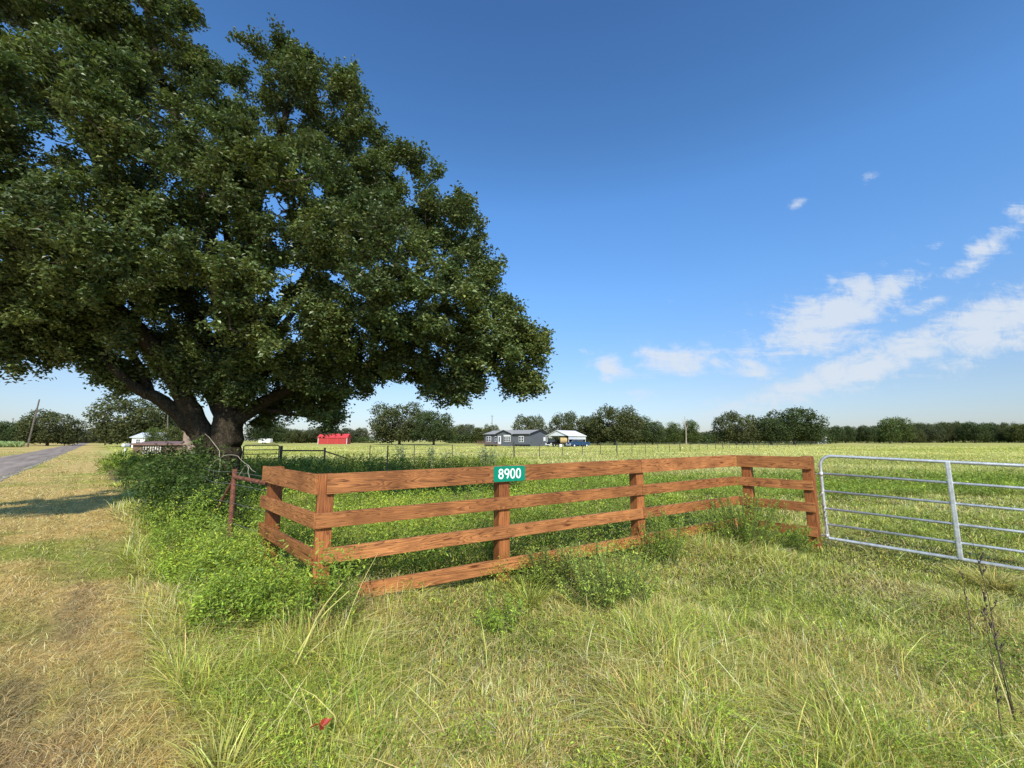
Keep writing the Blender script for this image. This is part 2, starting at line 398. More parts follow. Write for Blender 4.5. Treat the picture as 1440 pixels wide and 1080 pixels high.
def verge_cols(x, y, rg):
    c = zone_col(x, y); n = len(x)
    dry = (rg.uniform(0, 1, n) < .3)[:, None]
    return vary(np.where(dry, STRAW[None, :] * .9, c), n, .36, rg)
grass_obj('verge_grass', 330000, 1.7, 60, lambda x, y, rg: (verge_mask(x, y) > rg.uniform(0.2, .8, len(x))),
          lambda x, y, rg: rg.uniform(.03, .085, len(x)) * (1 + .4 * fnoise(x, y, 1.1, 61)),
          lambda x, y, rg: np.maximum(.0035, .0011 * y) * rg.uniform(.7, 1.3, len(x)),
          lambda x, y, rg: rg.uniform(.5, 1.9, len(x)), verge_cols, 'short mown dry grass along the roadside verge', 101)
def tall_h(x, y, rg):
    tuft = .6 * sstep(.35, .8, fnoise(x, y, .55, 71)); g = 1 - sstep(3, 6, x) * .45
    mat_ = .45 + .75 * sstep(.36, .62, fnoise(x, y, 1.6, 73))
    return rg.uniform(.07, .30, len(x)) * (.65 + 1.0 * tuft) * g * mat_ * (1 - .35 * sstep(8, 20, y))
def tall_cols(x, y, rg):
    n = len(x); c = zone_col(x, y); r = rg.uniform(0, 1, n) + (fnoise(x, y, 1.4, 81) - .5) * .9
    out = np.where((r < .28)[:, None], STRAW[None, :] * 1.15, np.where((r > .6)[:, None], (YG * .55 + LUSH * .6)[None, :], c * 1.15))
    return vary(out, n, .42, rg)
grass_obj('tall_grass', 600000, 1.6, 16, lambda x, y, rg: (verge_mask(x, y) < rg.uniform(0.2, .8, len(x))), tall_h,
          lambda x, y, rg: np.maximum(.0045, .0013 * y) * rg.uniform(.5, 1.5, len(x)),
          lambda x, y, rg: rg.uniform(.1, 2.0, len(x)) ** 1.3, tall_cols, 'tall mixed green and straw grass in front of the wooden fence', 102)
def long_cols(x, y, rg):
    n = len(x); r = rg.uniform(0, 1, n)[:, None]
    return vary(np.where(r < .45, STRAW[None] * 1.2, np.where(r < .8, YG[None] * 1.1, LUSH[None])), n, .25, rg)
grass_obj('tall_grass', 8000, 1.7, 14, lambda x, y, rg: (verge_mask(x, y) < .3) & (fnoise(x, y, 1.1, 33) > .4), lambda x, y, rg: rg.uniform(.2, .46, len(x)) * (1 - .5 * sstep(2.5, 5, x)) * (1 - .3 * sstep(5, 9, y)),
          lambda x, y, rg: np.maximum(.006, .0014 * y) * rg.uniform(.5, 1.2, len(x)), lambda x, y, rg: rg.uniform(.3, 1.6, len(x)), long_cols, 'long bent stems and seed heads rising above the tall grass', 106)
grass_obj('pasture_grass', 340000, 12, 110, lambda x, y, rg: (x + y > 2.5),
          lambda x, y, rg: rg.uniform(.12, .3, len(x)) * (.7 + .6 * fnoise(x, y, 4, 91)),
          lambda x, y, rg: .00115 * y * rg.uniform(.5, 1.4, len(x)),
          lambda x, y, rg: rg.uniform(.2, 1.2, len(x)), lambda x, y, rg: vary(zone_col(x, y) * 1.08, len(x), .22, rg),
          'yellow green pasture grass in the field beyond the fences', 103)

# ------------------------------------------------------------------ weeds (broadleaf, countless)
def weed_cloud(x, y, h, nl, size, base, rg, spread=.10):
    n = len(x); z = ground_z(x, y); P = []; C = []; parts = []
    t = rg.uniform(.1, 1, (n, nl)) ** .8
    rr = spread * (1 - .55 * t) * rg.uniform(.2, 1, (n, nl)); a = rg.uniform(0, 2 * np.pi, (n, nl))
    lx = rg.normal(0, .12, n)[:, None] * h[:, None] * t; ly = rg.normal(0, .12, n)[:, None] * h[:, None] * t
    X = x[:, None] + lx + rr * np.cos(a); Yv = y[:, None] + ly + rr * np.sin(a); Z = z[:, None] + h[:, None] * t
    P = np.stack([X, Yv, Z], -1).reshape(-1, 3)
    c = np.repeat(base, nl, 0) * (.12 + 1.0 * t.reshape(-1, 1) ** 1.3)  # lower leaves coloured darker, painting the shade inside the weeds
    sz = np.repeat(size, nl) * rg.uniform(.6, 1.2, n * nl)
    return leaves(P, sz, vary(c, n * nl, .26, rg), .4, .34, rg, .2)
def weeds(name, n, y0, y1, sel, hf, label, seed, nl=14, sz=(.035, .004), base=LUSH, cat='weeds', u=(-1.32, 1.32), spread=.13):
    rg = np.random.default_rng(seed); x, y = wedge_pts(n, y0, y1, rg, *u); k = sel(x, y, rg); x, y = x[k], y[k]
    h = hf(x, y, rg); size = np.maximum(sz[0], sz[1] * y)
    tone = fnoise(x, y, 1.3, seed)[:, None]
    b = base[None, :] * (.65 + .7 * tone) + (tone > .55) * np.array([[.05, .03, 0.]])
    if seed == 201: b = b * (1 - .45 * sstep(11, 14, y) * (1 - sstep(-1.5, 0, x)))[:, None]  # oak's shadow band deepened by darker colour on the weeds behind the boards
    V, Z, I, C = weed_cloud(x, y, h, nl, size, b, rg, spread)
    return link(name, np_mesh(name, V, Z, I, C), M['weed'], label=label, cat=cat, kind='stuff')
A_ = pt(446, 700, 3.97)[:2]; D_ = pt(1037, 675, 7.15)[:2]; F_ = pt(366, 700, 5.3)[:2]; E_ = pt(1145, 700, 6.4)[:2]
def side_AD(x, y):      # >0 behind the boards
    d = (D_ - A_) / np.linalg.norm(D_ - A_); return (x - A_[0]) * (-d[1]) + (y - A_[1]) * d[0]
weeds('weeds', 34000, 4.2, 26, lambda x, y, rg: (side_AD(x, y) > .3) & (x + y > 2.5) & (rg.uniform(0, 1, len(x)) < 1 - .9 * sstep(1.5, 6.5, x)) & (y < 24 - 1.2 * np.maximum(x, 0)),
      lambda x, y, rg: (.28 + .42 * fnoise(x, y, 1.3, 7) + .26 * sstep(11, 15, y) * (1 - sstep(-.5, 1.5, x))) * rg.uniform(.4, 1.2, len(x)) * (1 - .35 * sstep(0, 5, x)), 'lush knee high broadleaf weeds growing behind the wooden fence', 201, 16, (.045, .006))
weeds('weeds', 11000, 3.2, 9.5, lambda x, y, rg: (x + y > .95 + .5 * (fnoise(x, y, .8, 9) - .5)) & (x + y < 2.3) & (x < -.8 - .35 * rg.uniform(0, 1, len(x))) & (y > 3.5) & ((side_AD(x, y) < 0.3) | (x < A_[0] - .15)) & (fnoise(x, y, .6, 9) > .18),
      lambda x, y, rg: (.34 + .6 * sstep(.3, .75, fnoise(x, y, .7, 8))) * rg.uniform(.45, 1.15, len(x)) * (.6 + .4 * sstep(3.2, 3.9, y)) * (.45 + .55 * sstep(.9, 1.7, x + y)), 'bright green leafy weeds banked against the left corner post', 202, 26, (.042, .0045), np.array([.32, .44, .06]), u=(-1.3, -.1))
weeds('weeds', 16000, 4, 12, lambda x, y, rg: (side_AD(x, y) < 0.1) & (side_AD(x, y) > -.6) & (x > -1.0) & (x < 4.6) & (fnoise(x, y, .7, 19) > .48 - .16 * sstep(-.2, .5, x)),
      lambda x, y, rg: (.15 + .28 * fnoise(x, y, .6, 18) + .12 * sstep(-.2, .6, x)) * rg.uniform(.5, 1.15, len(x)), 'leafy weeds scattered at the foot of the long boards', 203, 18, (.03, .004), LUSH)
weeds('weeds', 7000, 9.5, 22, lambda x, y, rg: (x > 3) & (np.abs(y - 13 - .1 * x) < 3.4 * fnoise(x, y, 3, 5) + 1.2),
      lambda x, y, rg: (.25 + .3 * fnoise(x, y, 1.6, 17)) * rg.uniform(.7, 1.1, len(x)), 'greener band of tall weeds out in the field behind the steel gate', 204, 12, (.05, .006), LUSH * .9)

weeds('weeds', 22000, 1.8, 9, lambda x, y, rg: (verge_mask(x, y) < .5) & (side_AD(x, y) < -.4) & (fnoise(x, y, .5, 29) > .54),
      lambda x, y, rg: (.1 + .22 * fnoise(x, y, .4, 28)) * rg.uniform(.7, 1.1, len(x)), 'small bright forbs scattered through the foreground grass', 205, 9, (.022, .004), LUSH * 1.0, spread=.07)
weeds('weeds', 900, 3.5, 8, lambda x, y, rg: (x + y > 1.1) & (x + y < 1.95) & (x < -1.1) & ((side_AD(x, y) < 0.3) | (x < A_[0] - .15)),
      lambda x, y, rg: rg.uniform(.4, .78, len(x)), 'taller ragged stems poking above the bright weeds at the left corner post', 206, 30, (.045, .005), np.array([.34, .44, .08]), u=(-1.3, -.2), spread=.05)
# distinct weed clumps
def clump(px, Y, h, r, n, label, base=LUSH, seed=1, cat='plant', name='weed_clump', size=.035, group=None):
    rg = np.random.default_rng(seed); X, Y = gp(px, Y); root = empty(name, (X, Y, float(ground_z(X, Y))), label, cat, group)
    m = MB(); VV = []; m.tube([(0, 0, -.02), (0, 0, .03)], [r * .5, r * .45], 8)
    for k in range(n):
        a = rg.uniform(0, 6.28); q = r * math.sqrt(rg.uniform(0, 1)); hh = h * rg.uniform(.35, 1.15) * (1 - .25 * (q / r) ** 2)
        b0 = np.array([q * .5 * math.cos(a), q * .5 * math.sin(a), -.02]); b1 = np.array([q * 1.25 * math.cos(a) + rg.normal(0, .06), q * 1.25 * math.sin(a) + rg.normal(0, .06), hh])
        mid = (b0 + b1) / 2 + rg.normal(0, .02, 3); ps = catmull([b0, mid, b1], 4); m.tube(ps, [.004] * len(ps), 4)
        nl = 60; t = rg.uniform(.12, 1.06, nl) ** .75; P = np.array([ps[min(int(tt * (len(ps) - 1)), len(ps) - 2)] * (1 - (tt * (len(ps) - 1)) % 1) + ps[min(int(tt * (len(ps) - 1)) + 1, len(ps) - 1)] * ((tt * (len(ps) - 1)) % 1) for tt in t]) + rg.normal(0, .035, (nl, 3)) * (1.3 - t[:, None])
        VV.append(leaves(P, size * rg.uniform(.6, 1.3, nl), vary(np.outer(.3 + .8 * t, base * rg.uniform(.8, 1.15)), nl, .25, rg), .3, .3, rg, .3))  # leaf colour darkens down the stem: painted shade at the clump's foot
    m.build('stem', M['green_stem'], root); V, Z, I, C = merge(VV)
    link('foliage', np_mesh('foliage', V, Z, I, C), M['weed'], root); return root
clump(858, 4.4, .58, .46, 90, 'bushy bright green weed clump standing alone in front of the boards right of the sign', np.array([.37, .46, .09]), 11)
clump(1046, 6.4, .8, .5, 100, 'tall green weed clump leaning over the right corner post of the wooden fence', LUSH * .95, 12)
clump(703, 3.85, .36, .13, 22, 'small lone weed with dark stems straight below the number sign', LUSH, 13)
clump(935, 5.6, .7, .24, 40, 'narrow weed clump hiding the lowest board right of the middle post', LUSH * .95, 14)
clump(775, 4.9, .42, .3, 40, 'low weed clump with rusty red leaves under the number sign post', np.array([.2, .22, .05]), 15)
clump(1115, 6.2, .42, .3, 34, 'low leafy weed clump between the right corner post and the gate end post', LUSH * .9, 16)

def tussock(px, Y, h, n, label, seed, base=YG):
    rg = np.random.default_rng(seed); X, Y = gp(px, Y)
    a = rg.uniform(0, 6.28, n); q = .1 * np.sqrt(rg.uniform(0, 1, n)); x = q * np.cos(a); y = q * np.sin(a)
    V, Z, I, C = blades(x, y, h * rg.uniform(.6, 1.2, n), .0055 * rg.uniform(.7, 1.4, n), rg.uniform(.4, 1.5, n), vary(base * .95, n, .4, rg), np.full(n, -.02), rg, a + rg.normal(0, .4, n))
    o = link('grass_tussock', np_mesh('grass_tussock', V, Z, I, C), M['grass'], label=label, cat='grass tuft'); o.location = (X, Y, float(ground_z(X, Y))); return o
tussock(310, 2.2, .27, 300, 'arching yellow green grass tussock at the bottom edge between verge and tall grass', 31)
#tussock(375, 3.0, .34, 320, 'pale tussock sprawling beside the bright weeds at the edge of the verge', 32, (STRAW + YG) * .5)
tussock(745, 4.4, .3, 220, 'green tussock in front of the lowest board below the number sign', 33, (YG + LUSH) * .5)
#tussock(560, 2.15, .3, 300, 'green tussock at the bottom centre left of the foreground', 34, (YG + LUSH) * .5)

tussock(1400, 4.75, .3, 260, 'grass tuft hiding the bottom bar of the steel gate near the frame edge', 35, (YG + STRAW) * .5)
tussock(1368, 5.0, .24, 200, 'grass tuft at the foot of the middle upright of the steel gate', 36, YG)
# dead flower stalks and reeds
def stalk(px, Y, h, label, seed, lean=(0, 0), branches=6, r=.0035, mat='twig'):
    rg = np.random.default_rng(seed); X, Y = gp(px, Y); m = MB()
    P = catmull([(0, 0, -.03), (lean[0] * .3 + rg.normal(0, .01), lean[1] * .3, h * .35), (lean[0] * .6 + rg.normal(0, .012), lean[1] * .6, h * .7), (lean[0], lean[1], h)], 5)
    m.tube(P, [r * (1 - .7 * i / len(P)) for i in range(len(P))], 5)
    for k in range(branches):
        i = int(rg.uniform(.35, .95) * len(P)); a = rg.uniform(0, 6.28); L = h * rg.uniform(.03, .08)
        p = P[min(i, len(P) - 1)]; m.tube([p, p + np.array([math.cos(a) * L * .35, math.sin(a) * L * .35, L * .6]), p + np.array([math.cos(a) * L * .45, math.sin(a) * L * .45, L])], [r * .5, r * .4, r * .3], 4)
        for j in range(5):
            t = rg.uniform(0, 1); m.box(p + np.array([math.cos(a) * L * .45, math.sin(a) * L * .45, L]) * t, (.006, .006, .009))
    o = m.build('weed_stalk', M[mat], label=label, cat='plant'); o.location = (X, Y, float(ground_z(X, Y))); return o
stalk(1434, 2.5, 1.02, 'tallest dark dead stalk at the right edge in front of the steel gate', 41, (-.05, .05), 8, .0038)
stalk(1434, 2.5, .8, 'thin dark stalk leaning over beside the tallest stalk at the right edge', 42, (-.09, .0), 5, .003)
stalk(1414, 2.35, .75, 'short dark stalk left of the tallest stalk at the right edge', 43, (.03, .03), 4, .003)
stalk(1366, 3.45, .55, 'single dark stalk standing below the middle upright of the steel gate', 44, (0.02, 0), 4, .004)
stalk(1176, 5.2, .95, 'slender dark stalk crossing the hinge end of the steel gate', 45, (-.1, 0), 5, .004)
for k, (px, Y, h, lx) in enumerate([(402, 3.05, .62, .33), (396, 3.1, .55, .42), (470, 3.35, .75, .28)]):
    stalk(px, Y, h, ['long yellow reed leaning right below the left corner post', 'shorter yellow reed leaning low beside the longest one', 'dry yellow seed stem rising in front of the lowest boards'][k], 50 + k, (lx, .05), 0, .008 if k < 2 else .005, 'reed')

# ------------------------------------------------------------------ wooden fence
FT = lambda p: 1.30 + .07 * np.clip((p[0] + 1.92) / 5.77, 0, 1)    # top of the boards
fence = empty('wooden_fence', (0.9, 5.5, 0), 'brown stained four board wooden fence with angled wings, number sign on its middle post', 'fence')
fence.location = (0, 0, 0)
RT = [(0, .19), (.36, .14), (.685, .14), (1.04, .14)]
def seg_frame(p, q):
    p = np.array(p); q = np.array(q); d = (q - p); L = np.linalg.norm(d); d /= L; n = np.array([d[1], -d[0]])
    if np.dot(n, -(p + q) / 2) < 0: n = -n
    return p, d, n, L
def rail(p, q, t0, t1, row, dz=0.):
    p, d, n, L = seg_frame(p, q); top0 = FT(p + d * t0 * L) - RT[row][0] + dz; top1 = FT(p + d * t1 * L) - RT[row][0] + dz
    a = p + d * t0 * L - n * .019; b = p + d * t1 * L - n * .019; ln = np.linalg.norm(b - a); h = RT[row][1]
    m = MB().box((0, 0, 0), (ln, .038, h), bev=.004); o = m.build('rail', M['rail'], fence)
    o.location = ((a[0] + b[0]) / 2, (a[1] + b[1]) / 2, (top0 + top1) / 2 - h / 2)
    o.rotation_euler = (0, -math.atan2(top1 - top0, ln), math.atan2(d[1], d[0])); return o
def wpost(c, rz, top=None, s=.142):
    m = MB().box((0, 0, 0), (1.75, s, s), bev=.006); o = m.build('post', M['post'], fence)
    t = FT(c) - .006 if top is None else top
    o.location = (c[0], c[1], t - .875); o.rotation_euler = (0, -math.pi / 2, rz); return o
p, d, n, L = seg_frame(A_, D_); angAD = math.atan2(d[1], d[0])
tB = 1.98 / L; tB = (713 - 720) / F  # placeholder, solved below
def t_at(p, q, px):
    u = (px - 720) / F; p = np.array(p); q = np.array(q); d = q - p; return (u * p[1] - p[0]) / (d[0] - u * d[1])
tB = t_at(A_, D_, 712); tC = t_at(A_, D_, 899)
for tt in (.012, tB, tC):
    c = p + d * tt * L - n * (.038 + .071 + .002); wpost(c, angAD)
rail(A_, D_, .012, tC, 0); rail(A_, D_, tC + .001, 1., 0)
rail(A_, D_, 0, tC, 1); rail(A_, D_, tC + .001, 1., 1)
rail(A_, D_, .012, tC, 2); rail(A_, D_, tC + .001, 1., 2)
rail(A_, D_, t_at(A_, D_, 516), tC, 3, -.01); rail(A_, D_, tC + .001, 1., 3)
p2, d2, n2, L2 = seg_frame(D_, E_); ang2 = math.atan2(d2[1], d2[0])
wpost(p2 + d2 * .13 - n2 * .111, ang2); wpost(E_ - d2 * .06 - n2 * .111, ang2, FT(E_) + .004)
for r_ in range(4): rail(D_, E_, .003, 1., r_, -.004)
A3 = A_ + np.array([-.045, .035])
p3, d3, n3, L3 = seg_frame(A3, F_); ang3 = math.atan2(d3[1], d3[0])
wpost(F_ - d3 * .17 - n3 * .111, ang3)
for r_ in range(4): rail(A3, F_, 0.0 if r_ != 1 else -.02, 1., r_, -.003)

# number sign: a thing of its own, screwed onto the top board
ps_ = A_ + (D_ - A_) * t_at(A_, D_, 716.5) + n * .004
sg = empty('house_number_sign', (ps_[0], ps_[1], FT(ps_) - .094), 'small green house number sign with white digits 8900 on the top board', 'sign', None, angAD)
def rrect(w, h, r, k=6):
    P = []
    for cx, cz, a0 in ((w / 2 - r, h / 2 - r, 0), (-w / 2 + r, h / 2 - r, 90), (-w / 2 + r, -h / 2 + r, 180), (w / 2 - r, -h / 2 + r, 270)):
        for i in range(k + 1):
            a = R(a0 + 90 * i / k); P.append((cx + r * math.cos(a), cz + r * math.sin(a)))
    return P
MB().prism(rrect(.425, .178, .022), -.003, 0).build('panel', M['sign'], sg)
def ribbon(pts, w, closed):
    m = MB(); n_ = len(pts); P = np.array(pts, float); vs = []
    for i in range(n_):
        a = P[(i - 1) % n_] if closed or i else P[i]; b = P[(i + 1) % n_] if closed or i < n_ - 1 else P[i]
        t = b - a; t /= np.linalg.norm(t); nn = np.array([-t[1], t[0]])
        for s_ in (-1, 1):
            q_ = P[i] + nn * w / 2 * s_
            vs += [(q_[0], -.006, q_[1]), (q_[0], -.0032, q_[1])]
    fs = []
    for i in range(n_ if closed else n_ - 1):
        a = 4 * i; b = 4 * ((i + 1) % n_)
        fs += [(a, b, b + 2, a + 2), (a, a + 1, b + 1, b), (a + 2, b + 2, b + 3, a + 3), (a + 1, a + 3, b + 3, b + 1)]
    if not closed: fs += [(0, 2, 3, 1), (4 * n_ - 4, 4 * n_ - 3, 4 * n_ - 1, 4 * n_ - 2)]
    return m.add(vs, fs)
def oval(cx, cz, rx, rz, k=28, a0=0, a1=360, p=2.3):
    out = []
    for i in range(k + (a1 - a0 != 360)):
        a = R(a0 + (a1 - a0) * i / k); c, s_ = math.cos(a), math.sin(a)
        out.append((cx + rx * abs(c) ** (2 / p) * (1 if c > 0 else -1), cz + rz * abs(s_) ** (2 / p) * (1 if s_ > 0 else -1)))
    return out
sw = .0165; H2 = .051; dw = .026
for k, ch in enumerate('8900'):
    cx = (-.118 + k * .0785) + .0
    if ch == '0': m = ribbon(oval(cx, 0, dw, H2), sw, True)
    elif ch == '8':
        m = ribbon(oval(cx, H2 - .0235, dw * .87, .0235, p=2), sw, True); m2 = ribbon(oval(cx, -H2 + .0275, dw, .0275, p=2), sw, True)
        o_ = len(m.v); m.v += [(a, b - .0004, c) for a, b, c in m2.v]; m.f += [tuple(i + o_ for i in f) for f in m2.f]
    else:
        m = ribbon(oval(cx, H2 - .0285, dw, .0285, p=2), sw, True)
        m2 = ribbon([(cx + dw, H2 - .03), (cx + dw * .96, .0), (cx + dw * .78, -.018), (cx + dw * .42, -.038), (cx + dw * .1, -H2 - .002)], sw, False)
        o_ = len(m.v); m.v += [(a, b - .0004, c) for a, b, c in m2.v]; m.f += [tuple(i + o_ for i in f) for f in m2.f]
    m.build('digit', M['digit'], sg)

# ------------------------------------------------------------------ galvanised tube gate
G0 = pt(1158, 700, 6.45)[:2]; gd = pt(1340, 700, 5.5)[:2] - G0; gd /= np.linalg.norm(gd)
gate = empty('tube_gate', (G0[0], G0[1], 0), 'silver galvanised six bar tube farm gate beside the wooden fence', 'gate', None, math.atan2(gd[1], gd[0]))
GT = 1.385; GL = 4.2; slope = -.034
zt = lambda x: GT + slope * x
r0 = .022
loop = [(0, 0, zt(0) - 1.22), (0, 0, zt(0) - .6), (0, 0, zt(0) - .16)] + [(.16 - .16 * math.cos(a), 0, zt(0) - .16 + .16 * math.sin(a)) for a in [R(15 * i) for i in range(1, 6)]] + [(.16, 0, zt(.16)), (GL - .16, 0, zt(GL))] + [(GL - .16 + .16 * math.sin(a), 0, zt(GL) - .16 + .16 * math.cos(a)) for a in [R(15 * i) for i in range(1, 6)]] + [(GL, 0, zt(GL) - .16), (GL, 0, zt(GL) - 1.22), (0, 0, zt(0) - 1.22)]
MB().tube(loop, r0, 10, False).build('frame', M['steel'], gate, True)
for dz in (.27, .53, .79, 1.02):
    MB().tube([(.01, 0, zt(0) - dz), (GL / 2, 0, zt(GL / 2) - dz), (GL - .01, 0, zt(GL) - dz)], .0165, 8).build('bar', M['steel'], gate, True)
for xx in (1.36, 2.72):
    MB().box((xx, -.002, zt(xx) - .61), (.05, .05, 1.235), bev=.012).build('upright', M['steel'], gate)
for zz in (.28, 1.19):
    m = MB(); m.tube([(-.005, 0, zt(0) - zz), (-.09, .03, zt(0) - zz), (-.12, .05, zt(0) - zz + .005), (-.2, .1, zt(0) - zz + .005)], .009, 6)
    m.tube([(0, 0, zt(0) - zz - .03), (0, 0, zt(0) - zz + .03)], .027, 8); m.build('hinge', M['steel'], gate, True)

m = MB(); prev = None
pts_c = [(-.0, -.03, zt(0) - .55), (-.06, -.02, zt(0) - .62), (-.13, .02, zt(0) - .6), (-.17, .06, zt(0) - .53)]
m.tube(catmull(pts_c, 4), .008, 6); m.build('chain', M['steel'], gate, True)
# ------------------------------------------------------------------ rusty pipe brace beside the oak
pr = empty('rusty_pipe_fence', (0, 0, 0), 'rusty brown pipe corner brace joining the left end of the wooden fence', 'fence')
def gz(p): return float(ground_z(p[0], p[1]))
R1 = np.array(gp(320, 6.15)); R0 = F_ + np.array([-.0, .12]); R2 = np.array(gp(286, 7.1))
MB().tube([(R1[0], R1[1], -.05), (R1[0], R1[1], 1.2)], .034, 10).build('post', M['rust'], pr)
MB().tube([(R1[0], R1[1], 1.09), (R0[0], R0[1], 1.07)], .028, 8).build('rail', M['rust'], pr)
MB().tube([(R1[0], R1[1], 1.06), (R2[0], R2[1], .12)], .026, 8).build('brace', M['rust'], pr)
for zz in (.45, .72, .98, 1.15):
    MB().tube(catmull([(R0[0], R0[1], zz), (R1[0], R1[1] - .03, zz + .01), (R2[0], R2[1], zz - .03), (-7.6, 9.8, zz + .02)], 6), .003, 4).build('wire', M['wire'], pr)

